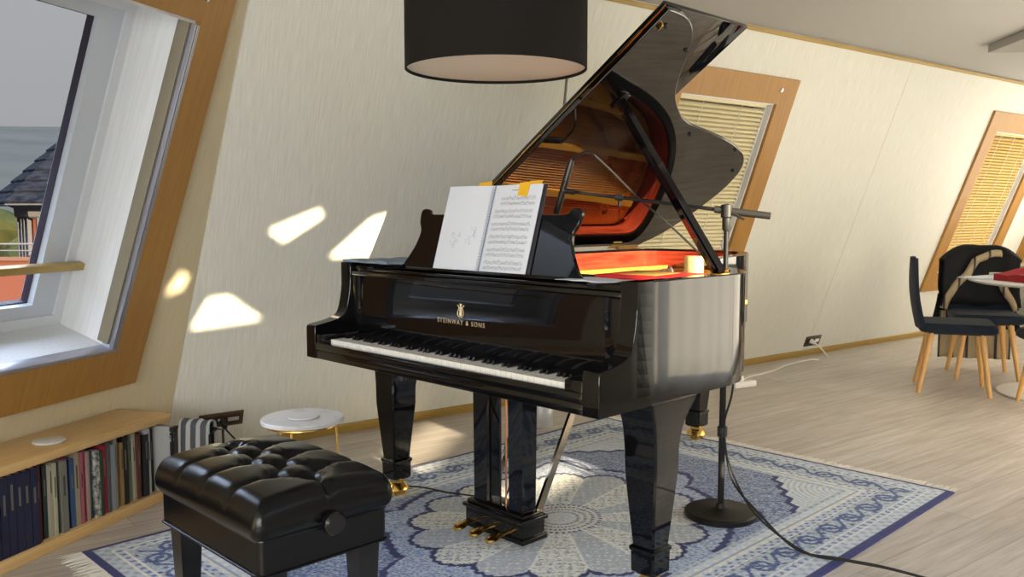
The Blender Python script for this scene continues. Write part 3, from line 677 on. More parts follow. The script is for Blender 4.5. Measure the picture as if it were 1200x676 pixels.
bt = B(); bt.tube([p0 + dirb * .40, p0 + dirb * .43], .013, 12); bt.tube([p0 + dirb * .415, p0 + dirb * .415 - Vector((0, 0, .035))], .006, 8); bt.make('boom_lock', BLKPL, ms)
mc = empty('microphone', (.223, 3.5, 1.268)); tag(mc, 'slim black pencil microphone pointing down into the piano from the boom', 'microphone')
a_, b_ = Vector((.178, 3.52, 1.178)) - mc.location, Vector((.238, 3.50, 1.392)) - mc.location
B().tube([a_, a_.lerp(b_, .62)], .0135, 16).make('body', BLKMET, mc)
B().tube([a_.lerp(b_, .62), a_.lerp(b_, .66), a_.lerp(b_, .95), b_], [.0135, .0135, .0125, .0115, ], 16).make('connector', M('connector_black', (.02, .02, .022), .35, .4), mc)
def px_pt(x, y, Y):   # point at forward distance Y seen at photo pixel x, y
    p = math.atan(88 / 1022); f = 1022.
    d = Vector(((x - 600) / f, math.cos(p) + (338 - y) / f * math.sin(p), -math.sin(p) + (338 - y) / f * math.cos(p)))
    return Vector((0, 0, 1.18)) + d * (Y / d.y)
cb = B(); bm_ = [mc.location + b_, px_pt(676, 183, 3.49), px_pt(690, 178, 3.46), px_pt(712, 196, 3.44), px_pt(746, 230, 3.40), px_pt(785, 264, 3.32), px_pt(821, 298, 3.26), px_pt(838, 318, 3.23), px_pt(852, 345, 3.255)]
bm_ += [Vector((ST.x + .02, ST.y - .005, .9)), Vector((ST.x + .035, ST.y - .01, .62)), Vector((ST.x + .03, ST.y - .02, .5)), Vector((ST.x + .005, ST.y - .02, .40)), Vector((ST.x + .004, ST.y - .022, .33)), px_pt(858, 562, 3.19), px_pt(888, 600, 3.06)]
gx = [(.985, 2.93), (1.10, 2.85), (1.22, 2.78), (1.35, 2.66), (1.45, 2.55), (1.62, 2.36)]
bm_ += [Vector((x, y, .022)) for x, y in gx]
cb.tube(bm_, .0042, 8, 6); cb_o = cb.make('microphone_cable', RUBBER); tag(cb_o, 'black microphone cable running down the stand and across the rug to the right', 'cable')
c2 = B(); c2.tube([(ST.x - .012, ST.y - .018, .35), (ST.x + .02, ST.y - .06, .22)] + [tuple(px_pt(884, 601, 3.05))] + [(x + .018, y - .02, .022) for x, y in gx], .004, 8, 6)
tag(c2.make('audio_cable', RUBBER), 'second black cable lying alongside the microphone cable on the rug', 'cable')
c3 = B(); c3.tube([PM @ Vector(v) for v in ((.70, .30, .60), (.74, .40, .52), (.735, .44, .40), (.66, .50, .26), (.50, .58, .022), (.36, .55, .02), (.24, .50, .02), (.10, .46, .02), (-.12, .32, .013), (-.35, .20, .006))], .0035, 8, 6)
tag(c3.make('pedal_cable', RUBBER), 'thin black cable trailing from under the keyboard toward the wall', 'cable')

# ------------------------------------------------------------------ rug
def make_rug():
    W, Lg = 1.90, 2.86; nx, ny = 380, 572
    rg = empty('oriental_rug', mw=PM @ Matrix.Translation((-.18, -.80, .0))); tag(rg, 'blue and cream oriental rug with a flower medallion under the piano', 'rug')
    xs = np.linspace(0, W, nx + 1); ys = np.linspace(0, Lg, ny + 1)
    X, Y = np.meshgrid(xs, ys)
    rs = np.random.RandomState(4)
    navy = np.array([.012, .020, .13]); mid = np.array([.14, .205, .40]); light = np.array([.53, .60, .68]); cream = np.array([.75, .76, .72]); dark = np.array([.035, .065, .20]); grey = np.array([.34, .41, .50])
    C = np.zeros(X.shape + (3,)); 
    sp = rs.rand(*X.shape)                      # pile speckle
    def pat(f): return (np.sin(f * X) * np.sin(f * Y) + .6 * np.sin(1.7 * f * X + 1) * np.sin(1.3 * f * Y + 2))
    C[:] = mid; m = sp > .62; C[m] = light * .85; m = (sp < .25); C[m] = dark * 1.5
    e = np.minimum(np.minimum(X, W - X), np.minimum(Y, Lg - Y))
    # which side: coordinate running along the border
    along = np.where(np.minimum(X, W - X) < np.minimum(Y, Lg - Y), Y, X)
    fx, fy = X - W / 2, Y - Lg / 2
    # field corner pieces
    a, c = np.minimum(X, W - X) - .33, np.minimum(Y, Lg - Y) - .33
    step = a / .34 + c / .42 + .10 * np.abs(((a - c) * 14) % 2 - 1)
    m = (step < 1.0); C[m] = np.where((sp[m] > .3)[:, None], light * 1.15, cream); m = (np.abs(step - 1.02) < .05); C[m] = navy
    rr = np.hypot(a, c); m = (step < .93) & (np.abs((rr * 42) % 1 - .5) < .12); C[m] = grey
    # medallion: petals alternate cream and blue grey
    q = np.hypot(fx, fy / 1.12); ang = np.arctan2(fy / 1.12, fx); n = 16
    ph = (ang / (2 * np.pi) * n + .5) % 1 - .5; idx = np.floor(ang / (2 * np.pi) * n + .5).astype(int) % 2
    scal = np.sqrt(np.clip(1 - (ph * 1.75) ** 2, 0, 1)) ** .7 + .06 * np.abs(np.sin(ph * 18)) - .12 * np.abs(ph)
    ro = .37 + .16 * scal
    halo = q / (ro + .14 + .06 * np.cos(8 * ang)); m = (halo < 1.0); C[m] = np.where((sp[m] > .45)[:, None], light, mid * 1.3)
    m = (np.abs(halo - 1) < .022); C[m] = navy
    m = q < ro + .017 + .02 * np.clip(np.abs(ph) * 2, 0, 1) ** 3; C[m] = navy
    pet = q < ro
    lace = pat(130.)
    even = pet & (idx == 0); odd = pet & (idx == 1)
    C[even] = np.where((lace[even] * .3 + sp[even] > .78)[:, None], grey * .75, cream)
    C[odd] = np.where((lace[odd] * .25 + sp[odd] > .86)[:, None], cream, light * .80)
    m = pet & (np.abs(np.abs(ph) - .5) * q < .010); C[m] = cream * 1.08
    m = (q < .145); C[m] = cream * .95
    dots = (np.abs((q * 38) % 1 - .5) < .26) & (np.abs((ang / (2 * np.pi) * 44 + .5 * np.floor(q * 38)) % 1 - .5) < .25)
    m = (q < .16) & (q > .045) & dots; C[m] = dark
    m = (q < .05); C[m] = np.where((sp[m] > .5)[:, None], light, cream)
    # borders, outside in
    def band(lo, hi): return (e >= lo) & (e < hi)
    def setb(lo, hi, base, alt, f, thr, g=1.):
        mm = band(lo, hi); pp = np.sin(along * f) * np.sin(e * f * g) + .8 * (sp - .5)
        C[mm] = np.where((pp[mm] > thr)[:, None], alt, base)
    m = e < .34; C[m] = light
    setb(.026, .075, light, grey, 120, .25); setb(.075, .083, cream, cream, 1, 9); setb(.083, .105, light, mid, 150, .2); setb(.105, .112, cream, cream, 1, 9)
    mm = band(.112, .225); wv = .168 + .028 * np.sin(along * 38); pp = np.abs(e - wv); flw = np.hypot(((along * 6.05) % 1 - .5) / 6.05, e - .168)
    base = np.where((sp > .5)[..., None], grey * .9, light); C[mm] = base[mm]
    m2 = mm & ((pp < .010) | (np.abs(flw - .036) < .008) | (flw < .014) | (pat(95.) > .75)); C[m2] = np.where((sp[m2] > .25)[:, None], dark * 1.2, mid)
    setb(.225, .234, cream, cream, 1, 9); setb(.234, .262, light, mid, 140, .3); setb(.262, .284, cream, light, 90, .4); setb(.284, .292, grey, grey, 1, 9); setb(.292, .320, light * 1.1, cream, 110, .3); setb(.320, .338, grey, light, 130, .2)
    m = e < .026; C[m] = navy
    C *= (.86 + .28 * rs.rand(*X.shape))[..., None]
    Z = .010 + .0012 * rs.rand(*X.shape) - .003 * np.clip(1 - e / .01, 0, 1)
    # top sheet + skirt to the floor
    nV = X.size; co = np.stack([X, Y, Z], -1).reshape(-1, 3)
    i = np.arange(ny)[:, None] * (nx + 1) + np.arange(nx)[None, :]
    F = np.stack([i, i + 1, i + nx + 2, i + nx + 1], -1).reshape(-1, 4)
    per = np.concatenate([np.arange(nx + 1), np.arange(1, ny + 1) * (nx + 1) + nx, np.arange(nx - 1, -1, -1) + ny * (nx + 1), np.arange(ny - 1, 0, -1) * (nx + 1)])
    low = co[per].copy(); low[:, 2] = .0005
    co = np.concatenate([co, low]); li = nV + np.arange(len(per)); pn_ = np.roll(per, -1); ln_ = np.roll(li, -1)
    F = np.concatenate([F, np.stack([per, li, ln_, pn_], -1)])
    colr = np.concatenate([C.reshape(-1, 3), C.reshape(-1, 3)[per]])
    me = bpy.data.meshes.new('pile'); me.vertices.add(len(co)); me.vertices.foreach_set('co', co.astype(np.float32).ravel())
    me.loops.add(F.size); me.loops.foreach_set('vertex_index', F.astype(np.int32).ravel()); me.polygons.add(len(F)); me.polygons.foreach_set('loop_start', (np.arange(len(F)) * 4).astype(np.int32))
    me.update(calc_edges=True); me.validate()
    ca = me.color_attributes.new('weave', 'FLOAT_COLOR', 'POINT'); ca.data.foreach_set('color', np.concatenate([colr, np.ones((len(colr), 1))], 1).astype(np.float32).ravel())
    m = M('rug_pile', (.3, .4, .6), .9, sheen=.1); N, L = nm(m); at = N.new('ShaderNodeAttribute'); at.attribute_name = 'weave'; L.new(at.outputs['Color'], N['Principled BSDF'].inputs['Base Color'])
    me.materials.append(m); o = bpy.data.objects.new('pile', me); COL.objects.link(o); o.parent = rg
    fm = M('fringe_cotton', (.66, .63, .57), .9)
    for yb, sgn in ((0, -1), (Lg, 1)):
        b = B(); x = .004
        while x < W - .004:
            l_ = random.uniform(.05, .085); dx = random.uniform(-.02, .02)
            b.tube([(x, yb - sgn * .006, .006), (x + dx * .4, yb + sgn * l_ * .5, .0045 + random.uniform(0, .004)), (x + dx, yb + sgn * l_, .003)], [.0019, .0012], 4)
            x += .0052
        b.make('fringe', fm, rg, smooth=0)
make_rug()

# ------------------------------------------------------------------ piano bench
def bench():
    bn = empty('piano_bench', (-.672, 2.372, .0115), PRZ); tag(bn, 'black tufted leather piano bench in front of the keyboard', 'bench')
    hx, hy = .285, .190
    # skirt
    def rr(hx, hy, z, r, n=6):
        out = []
        for cx, cy, a0 in ((hx - r, hy - r, 0), (-hx + r, hy - r, 90), (-hx + r, -hy + r, 180), (hx - r, -hy + r, 270)):
            for k in range(n + 1): a = R(a0 + 90 * k / n); out.append((cx + r * math.cos(a), cy + r * math.sin(a), z))
        return out
    B().loft([rr(hx - .006, hy - .006, .285, .02), rr(hx, hy, .29, .02), rr(hx, hy, .375, .02), rr(hx - .01, hy - .01, .38, .02)]).make('skirt', LEATHER, bn)
    for z, g in ((.290, .004), (.378, .003)):
        loop = rr(hx + g - .002, hy + g - .002, z, .022); b = B(); b.tube(loop + loop[:2], .0035, 8); b.make('piping', LEATHER, bn)
    # cushion: tufted top, bulging sides
    nx, ny = 150, 104
    U = np.linspace(-1, 1, nx); V = np.linspace(-1, 1, ny)
    px_, py_ = .142, .132
    def top(x, y):
        ex, ey = hx + .004 - abs(x), hy + .004 - abs(y)
        # diamond tufting inside, straight pleats to the edges
        cx, cy = x / px_, y / py_
        inx, iny = abs(x) < px_ * 1.5 + 1e-6, abs(y) < py_ * .5 + 1e-6
        a, c = cx + cy + .5, cx - cy + .5
        da, dc = abs((a + .5) % 1 - .5), abs((c + .5) % 1 - .5)       # 0 on a fold
        dia = min(da, dc) * px_ * .7
        t = 0.
        f = 1.0
        if inx and iny: f = 1 - math.exp(-(dia / .017))
        else:
            dd = 1.
            if not iny and abs(x) < px_ * 1.3:
                dd = min(dd, abs((cx + .5) % 1 - .5) * px_)
            if not inx and abs(y) < py_ * .3:
                dd = min(dd, abs(((cy) + .0 + .5) % 1 - .5) * py_)
            f = 1 - .8 * math.exp(-(dd / .009))
        # buttons sit at the fold crossings
        bx, by = round(a) , round(c)
        X0 = ((bx - .5) + (by - .5)) / 2 * px_; Y0 = ((bx - .5) - (by - .5)) / 2 * py_
        bd = math.hypot(x - X0, y - Y0)
        btn = math.exp(-(bd / .024) ** 2) if abs(X0) < px_ * 1.6 and abs(Y0) < py_ * .6 else 0.
        z = .466 + .036 * (1 - (x / hx) ** 2 * .35 - (y / hy) ** 2 * .45) - .016 * (1 - f) - .028 * btn
        return z, ex, ey
    b = B(); grid = []
    for u in U:
        row = []
        for v in V:
            # superellipse-rounded plan, cosine falloff at the edge
            x, y = u * (hx + .018), v * (hy + .018)
            z, ex, ey = top(x, y)
            d = min(hx + .018 - abs(x), hy + .018 - abs(y))
            rE = .046
            k = 1 - min(max(d, 0) / rE, 1)
            z -= .058 * (1 - math.sqrt(max(0, 1 - k ** 2)))
            if abs(u) == 1 or abs(v) == 1: z = .418
            cr = .03; qx, qy = abs(x) - (hx + .018 - cr), abs(y) - (hy + .018 - cr)
            if qx > 0 and qy > 0:
                h_ = math.hypot(qx, qy); mx = max(qx, qy)
                x -= math.copysign(qx - qx / h_ * mx, x); y -= math.copysign(qy - qy / h_ * mx, y)
            row.append(b.bm.verts.new((x, y, z)))
        grid.append(row)
    for i in range(nx - 1):
        for j in range(ny - 1): b.bm.faces.new((grid[i][j], grid[i + 1][j], grid[i + 1][j + 1], grid[i][j + 1]))
    per = [grid[i][0] for i in range(nx)] + [grid[nx - 1][j] for j in range(1, ny)] + [grid[i][ny - 1] for i in range(nx - 2, -1, -1)] + [grid[0][j] for j in range(ny - 2, 0, -1)]
    prev = per
    for z, s_ in ((.405, 1.0), (.392, .985), (.381, .955)):
        nxt = [b.bm.verts.new((v.co.x * s_, v.co.y * s_, z)) for v in per]
        for i in range(len(per)): b.bm.faces.new((prev[i], prev[(i + 1) % len(per)], nxt[(i + 1) % len(per)], nxt[i]))
        prev = nxt
    b.make('cushion', LEATHER, bn, smooth=60)
    b = B()
    # covered buttons
    for bx in range(-3, 5):
        for by in range(-3, 5):
            X0, Y0 = ((bx - .5) + (by - .5)) / 2 * px_, ((bx - .5) - (by - .5)) / 2 * py_
            if abs(X0) < px_ * 1.6 and abs(Y0) < py_ * .6:
                z0, _, _ = top(X0, Y0)
                o = B().lathe([(.0095, -.002), (.0095, .001), (.006, .0038), (0, .0045)], (X0, Y0, z0), 14).make('button', LEATHER, bn)
    for sx in (1, -1):
        for sy in (1, -1):
            x, y = sx * (hx - .05), sy * (hy - .05)
            B().loft([[(x + a * w, y + c * w, z) for a, c in ((-1, -1), (1, -1), (1, 1), (-1, 1))] for z, w in ((0, .020), (.004, .022), (.284, .033))]).make('leg', LACM, bn)
    for sx in (1, -1):
        b = B()
        b.loft([[(sx * (hx + x), .0 + r * math.cos(a), .388 + r * math.sin(a)) for a in [2 * math.pi * k / 28 for k in range(28)]] for x, r in ((-.02, .012), (.016, .012), (.016, .026), (.022, .031), (.038, .031), (.045, .026))])
        b.make('adjustment_knob', LACM, bn)
bench()

# ------------------------------------------------------------------ low bookcase with music books
BC = frame_matrix(Vector((-1.4135, 3.552, 0)), -BD, BN, Vector((0, 0, 1)))     # x runs along the shelf toward the camera, y into the room
BC = frame_matrix(Vector((-1.4135, 3.552, 0)), -BD, -BN, Vector((0, 0, 1)))    # y runs back to the wall
bc = empty('low_bookcase', mw=BC); tag(bc, 'long low light-wood bookcase under the left window, full of music books', 'bookcase')
BL = 1.45
B().box(0, BL, .0, .262, .326, .358, .004).make('top_board', LIGHTWD, bc)
B().box(0.02, BL, .008, .30, 0, .042, .003).make('plinth', LIGHTWD, bc)
B().box(BL - .03, BL, .01, .26, .042, .326, .003).make('side_panel', LIGHTWD, bc)
B().box(.004, .022, .12, .262, 0, .326, .003).make('side_panel', LIGHTWD, bc)
B().box(.02, BL - .03, .28, .288, .042, .29).make('back_panel', M('bookcase_back', (.12, .08, .05), .8), bc)
cols = {'white': (.62, .62, .60), 'black': (.012, .012, .014), 'maroon': (.12, .012, .016), 'cream': (.55, .50, .36), 'rust': (.25, .07, .03), 'dark rust': (.13, .04, .025), 'sage green': (.24, .29, .20), 'grey green': (.17, .21, .17), 'tan': (.42, .27, .11), 'orange brown': (.38, .19, .05), 'beige': (.46, .38, .26), 'pale blue grey': (.28, .33, .38), 'pale grey': (.42, .42, .42), 'dark grey': (.10, .11, .12), 'crimson': (.42, .015, .04), 'dark green': (.02, .06, .035), 'black and white patterned': (.05, .05, .05), 'teal': (.05, .17, .16), 'pink': (.50, .13, .17), 'rose pink': (.46, .09, .14), 'blue': (.04, .12, .30), 'magenta': (.42, .03, .18), 'stone grey': (.27, .26, .22), 'pale cream': (.62, .58, .46), 'ivory': (.58, .56, .40), 'dark teal': (.02, .05, .06), 'red': (.38, .03, .03), 'navy blue': (.010, .014, .065), 'pale pink': (.55, .33, .30), 'brown': (.16, .09, .04)}
seq = [('black', .014), ('maroon', .016), ('white', .013), ('black', .024), ('rust', .016), ('dark rust', .016), ('cream', .014), ('sage green', .016), ('grey green', .014), ('black', .022), ('tan', .014), ('orange brown', .020), ('beige', .014), ('pale blue grey', .012), ('pale grey', .012), ('dark grey', .013), ('crimson', .022), ('dark green', .012), ('black and white patterned', .024), ('teal', .022), ('pale pink', .012), ('rose pink', .014), ('pink', .016), ('beige', .022), ('blue', .022), ('magenta', .016), ('stone grey', .028), ('pale cream', .018), ('ivory', .014), ('cream', .014), ('dark teal', .018), ('red', .014), ('maroon', .016)] + [('navy blue', .030)] * 10
bmats = {}
for n_, c in cols.items():
    bmats[n_] = M('book_' + n_.replace(' ', '_'), tuple(v * .62 for v in c), .6) if n_ != 'black and white patterned' else streaked('book_pattern', (.02, .02, .02), (.5, .5, .45), (60, 60, 60), .6)
PAGES = M('book_pages', (.66, .60, .48), .8)
def book(x, w, name_col, d, h, front, label):
    t = empty('music_score', mw=BC @ Matrix.Translation((x, front, .042)) @ Matrix.Rotation(R(random.uniform(-.6, .6)), 4, 'Y')); tag(t, label, 'book', 'music books in the low bookcase')
    cv = .0016
    c = B().box(0, cv, 0, d, 0, h); c.box(w - cv, w, 0, d, 0, h); c.box(0, w, 0, cv, 0, h, .0006)
    co = c.make('cover', bmats[name_col], t, smooth=0)
    B().box(cv + .0002, w - cv - .0002, cv, d - .003, .003, h - .003).make('pages', PAGES, t, smooth=0)
    # title blocks on the spine
    if w > .0125 and name_col not in ('black and white patterned',):
        b = B(); q = .16 if sum(cols[name_col]) < .5 else .05
        zt = h * random.uniform(.5, .62); b.box(w * .36, w * .64, -.0004, .0004, zt, zt + random.uniform(.05, .09))
        b.make('spine_band', M('spine_ink_%d' % int(q * 10), (q * .8, q * .75, q * .6), .6), co, smooth=0)
    return t
x = .064; seen = set(); nav = 0
for i, (n_, w) in enumerate(seq):
    rt = seq[i - 1][0] if i else 'big white portfolio'; lf = seq[i + 1][0] if i + 1 < len(seq) else None
    if n_ == 'navy blue':
        nav += 1; ords = ['next to the maroon book', 'second from the maroon book', 'third from the maroon book', 'fourth from the maroon book', 'fifth from the maroon book', 'sixth from the maroon book', 'seventh from the maroon book', 'eighth from the maroon book', 'ninth from the maroon book', 'last one before the bookcase end']
        lab = 'tall navy blue volume of the matching set, ' + ords[nav - 1]
        h, d, fr = .272, .21, .020
    else:
        lab = '%s book spine between the %s and the %s one' % (n_, rt, lf)
        if i == 0: lab = 'thin black book next to the big white portfolio at the shelf end'
        h, d, fr = random.uniform(.248, .276), random.uniform(.20, .235), random.uniform(.022, .045)
    if lab in seen: lab += ' on the low shelf'
    seen.add(lab)
    book(x, w, n_, d, h, fr, lab); x += w + .0012
t = empty('portfolio', mw=BC @ Matrix.Translation((.0235, -.052, .042))); tag(t, 'big white portfolio with a black lettered spine sticking out at the bookcase end', 'book')
B().box(.0, .034, .014, .20, 0, .272, .002).make('cover', M('portfolio_white', (.30, .30, .29), .6), t)
sp_ = B().box(-.001, .035, .0, .0139, 0, .272, .002).make('spine', M('portfolio_black', (.012, .012, .014), .5), t)
text_mesh('lettering', 'DU', .03, WHITEPL, sp_, Matrix.Translation((.028, -.0004, .235)) @ Matrix.Rotation(R(90), 4, 'X') @ Matrix.Rotation(R(180), 4, 'Y') @ Matrix.Rotation(R(90), 4, 'Z'))
o = B().lathe([(0, 0), (.052, 0), (.056, .003), (.056, .007), (.052, .009), (0, .009)], n=40).make('coaster', M('coaster_white', (.62, .60, .55), .5), mw=BC @ Matrix.Translation((.52, .105, .3585)))
tag(o, 'round white disc lying on top of the bookcase', 'coaster')
# striped towel in a low basket beside the bookcase
bk_r = empty('towel_rack', (-1.255, 3.42, 0)); tag(bk_r, 'small dark metal rack holding a towel behind the bench', 'rack')
b = B(); 
for s_ in (-1, 1): b.tube([(s_ * .085, -.05, 0), (s_ * .085, -.045, .315), (s_ * .085, 0, .33), (s_ * .085, .045, .315), (s_ * .085, .05, 0)], .005, 8)
b.tube([(-.085, 0, .33), (.085, 0, .33)], .006, 8); b.make('rail', BLKMET, bk_r)
bk_r.rotation_euler = (0, 0, R(-15))
b = B(); rings = []
for k in range(15):
    a = math.pi * k / 14; 
    y, z = -.022 * math.cos(a), .338 + .018 * math.sin(a)
    rings.append((y, z))
prof_ = [(-.030, .12), (-.029, .2), (-.026, .28)] + rings + [(.026, .28), (.030, .2), (.032, .15)]
nxx = 16
vs = [[b.bm.verts.new((-.07 + .14 * i / nxx, y + .004 * math.sin(i * 1.3 + j * .2), z + .002 * math.sin(i * .9))) for i in range(nxx + 1)] for j, (y, z) in enumerate(prof_)]
for j in range(len(vs) - 1):
    for i in range(nxx): b.bm.faces.new((vs[j][i], vs[j][i + 1], vs[j + 1][i + 1], vs[j + 1][i]))
o = b.make('towel', striped('towel_stripes', (.05, .05, .055), (.30, .29, .27), 7, 'X'), mw=Matrix.Translation((-1.255, 3.42, 0)) @ Matrix.Rotation(R(-15), 4, 'Z'))
so = o.modifiers.new('thickness', 'SOLIDIFY'); so.thickness = .007; so.offset = 1
tag(o, 'grey and white striped towel hanging beside the bookcase end', 'towel')

# ------------------------------------------------------------------ wall sockets
def socket(mw, w, h, label):
    t = empty('wall_socket', mw=mw); tag(t, label, 'socket', 'brown socket plates on the sloping wall')
    B().box(-w / 2, w / 2, -h / 2, h / 2, 0, .008, .002).make('plate', M('socket_brown', (.085, .045, .02), .45), t)
    b = B()
    for k in range(3): b.box(-w / 2 + .012 + k * (w - .024) / 3, -w / 2 + .008 + (k + 1) * (w - .024) / 3, -h / 2 + .014, h / 2 - .014, .0081, .0105, .001)
    b.make('insert', M('socket_dark', (.03, .02, .012), .4), t)
    return t
so1 = socket(MB_ @ Matrix.Translation((-.452, .195, 0)), .218, .078, 'long brown socket plate on the wall just behind the bench')
B().box(.03, .085, -.008, .012, .0106, .016, .002).make('port_panel', M('port_silver', (.5, .5, .5), .4, .5), so1); B().lathe([(0, 0), (.006, 0), (.006, .003), (0, .004)], (-.012, .004, .0106), 12).make('button', WHITEPL, so1)
so2 = socket(MB_ @ Matrix.Translation((4.495, .135, 0)), .21, .09, 'brown socket plate low on the wall right of the piano')
B().box(.02, .07, -.01, .02, .0106, .018, .002).make('port_panel', WHITEPL, so2)
pc = B(); q0 = MB_ @ Vector((-.45, .19, .012)); pc.tube([q0, q0 + WNN * .05 - Vector((0, 0, .01)), q0 + WNN * .12 + WD * .05 - Vector((0, 0, .06)), q0 + WNN * .16 + WD * .11 - Vector((0, 0, .14)), Vector((-1.16, 3.98, .006)), Vector((-.98, 3.92, .005))], .004, 8, 6)
pw = empty('power_lead'); tag(pw, 'dark power lead plugged into the long socket behind the bench', 'cable')
pc.make('flex', BLKPL, pw); B().tube([q0, q0 + WNN * .045 - Vector((0, 0, .008))], [.016, .012], 14).make('plug', BLKPL, pw)
B().tube([q0 + WNN * .10 + WD * .03 - Vector((0, 0, .045)), q0 + WNN * .15 + WD * .10 - Vector((0, 0, .12))], .0075, 12).make('sleeve', M('sleeve_tan', (.55, .36, .2), .6), pw)
wc = empty('white_extension_lead'); tag(wc, 'white extension lead running along the floor from the right-hand socket', 'cable')
q = MB_ @ Vector((4.46, .14, .012))
B().tube([q, q + WNN * .05, q + WNN * .10 + WD * .06 - Vector((0, 0, .06)), q + WNN * .16 + WD * .04 - Vector((0, 0, .11)), Vector((2.42, 6.93, .012)), Vector((2.15, 6.72, .006)), Vector((1.95, 6.45, .006)), Vector((1.72, 6.22, .006)), Vector((1.60, 6.0, .02))], .0055, 8, 6).make('flex', CABLEW, wc)
B().tube([q, q + WNN * .04], [.022, .015], 16).make('plug', WHITEPL, wc)
sm = Matrix.Translation((1.575, 5.86, 0)) @ Matrix.Rotation(R(30), 4, 'Z')
b = B().box(-.10, .10, -.03, .03, 0.001, .045, .01, sm); b.make('socket_strip', WHITEPL, wc)
B().box(-.055, -.015, -.022, .022, .044, .085, .008, sm).make('adapter', WHITEPL, wc)

# ------------------------------------------------------------------ marble side table
st = empty('side_table', (-.800, 3.275, 0)); tag(st, 'small round marble side table with thin brass legs behind the bench', 'table')
B().lathe([(0, .388), (.150, .388), (.156, .391), (.156, .402), (.152, .406), (0, .406)], n=56).make('tabletop', MARBLE, st)
for k in range(3):
    a = R(25 + 120 * k)
    B().tube([(.128 * math.cos(a), .128 * math.sin(a), .388), (.140 * math.cos(a), .140 * math.sin(a), .0)], .0045, 10).make('leg', BRASS, st)
b = B(); b.tube([(.138 * math.cos(2 * math.pi * k / 36), .138 * math.sin(2 * math.pi * k / 36), .381) for k in range(37)], .004, 8); b.make('ring', BRASS, st)
o = B().lathe([(0, .4065), (.056, .4065), (.060, .409), (.058, .413), (0, .413)], (-.800 + .005, 3.268, 0), 40).make('coaster', MARBLE); tag(o, 'round marble coaster lying on the side table', 'coaster')

# ------------------------------------------------------------------ arc lamp above the piano
LC = Vector((-.053, 2.95, 1.652))
lp = empty('arc_floor_lamp', (.166, 4.776, 0)); tag(lp, 'arc floor lamp with a big black drum shade hanging over the piano', 'lamp')
o = lp.location
B().lathe([(0, 0.001), (.062, .001), (.064, .006), (.064, .13), (.060, .136), (.018, .14), (.016, .20), (0, .20)], n=40).make('base', M('lamp_base', (.62, .62, .62), .35, .3), lp)
B().tube([Vector(p) - o for p in ((.166, 4.776, .14), (.20, 4.70, .8), (.25, 4.56, 1.5), (.292, 4.42, 2.05), (.29, 4.30, 2.19), (.23, 4.0, 2.26), (.10, 3.5, 2.27), (-.02, 3.08, 2.23), (-.053, 2.95, 2.16), (-.053, 2.95, 2.02))], .0085, 12, 6).make('pole', M('pole_metal', (.20, .19, .16), .3, .8), lp)
c = LC - o; rS = .302; hS = .36
B().lathe([(rS - .003, 0), (rS, .002), (rS, hS - .002), (rS - .003, hS), (rS - .006, hS - .002), (rS - .006, .002), (rS - .003, 0)], c, 72, cap=False).make('lamp_shade', SHADE, lp)
B().lathe([(0, .010), (rS - .0065, .010), (rS - .0065, .014), (0, .014)], c, 72).make('diffuser', DIFF, lp)
b = B()
for k in range(3): a = R(120 * k + 20); b.tube([(c.x, c.y, c.z + hS - .02), (c.x + (rS - .006) * math.cos(a), c.y + (rS - .006) * math.sin(a), c.z + hS - .02)], .003, 8)
b.tube([(c.x, c.y, c.z + .2), (c.x, c.y, c.z + hS + .02)], .014, 14); b.make('spider', BLKMET, lp)

# ------------------------------------------------------------------ dining corner
def chair(x, y, rz, label):
    t = empty('dining_chair', (x, y, 0), rz); tag(t, label, 'chair', 'navy chairs around the white table')
    # seat: local +x is forward
    def rr(x0, x1, hw0, hw1, z, r=.05, n=5):
        pts = []
        for cx, cy, a0 in ((x1 - r, hw1 - r, 0), (x0 + r, hw0 - r, 90), (x0 + r, -hw0 + r, 180), (x1 - r, -hw1 + r, 270)):
            for k in range(n + 1): a = R(a0 + 90 * k / n); pts.append((cx + r * math.cos(a), cy + r * math.sin(a), z))
        return pts
    B().loft([rr(-.205, .225, .20, .215, .405), rr(-.22, .24, .215, .23, .418), rr(-.22, .24, .215, .23, .450), rr(-.205, .225, .20, .215, .468)]).make('seat', NAVYUP, t)
    rings = []
    for k in range(13):
        f = k / 12; z = .425 + .46 * f; xb = -.205 - .062 * f - .02 * math.sin(f * 3.1); hw = (.205 + .035 * math.sin(f * 2.2)) * (1 - .38 * max(0, f - .72) ** 1.3 / .19)
        ring_ = []
        for j in range(17):
            s_ = -1 + 2 * j / 16; ring_.append((xb + .028 * s_ * s_ + .0, hw * s_, z))
        for j in range(17):
            s_ = 1 - 2 * j / 16; ring_.append((xb - .032 * (1 - .5 * f) + .028 * s_ * s_, hw * s_ * 1.01, z + (.004 if k == 12 else 0)))
        rings.append(ring_)
    B().loft(rings).make('backrest', NAVYUP, t, smooth=60)
    for (x1_, y1_, x2_, y2_) in ((.15, .14, .205, .20), (.15, -.14, .205, -.20), (-.14, .14, -.215, .195), (-.14, -.14, -.215, -.195)):
        B().tube([(x1_, y1_, .412), (x2_, y2_, 0)], [.021, .0135], 14).make('leg', BEECH, t)
    B().box(-.16, .17, -.16, .16, .392, .412, .004).make('seat_frame', BLKPL, t)
    return t
ch1 = chair(2.945, 5.765, R(-22), 'navy upholstered chair with beech legs seen side-on, pushed to the white table')
ch2 = chair(3.42, 6.28, R(-108), 'navy chair behind the white table with a black jacket over its back')
ch3 = chair(3.34, 5.19, R(75), 'chair with a beech leg at the right edge of the photo')
tbx, tby = 3.60, 5.58
t = empty('dining_table', (tbx, tby, 0)); tag(t, 'round white pedestal table among the navy chairs', 'table')
B().lathe([(0, .725), (.56, .725), (.60, .738), (.60, .745), (.59, .75), (0, .75)], n=72).make('tabletop', WHITEPL, t)
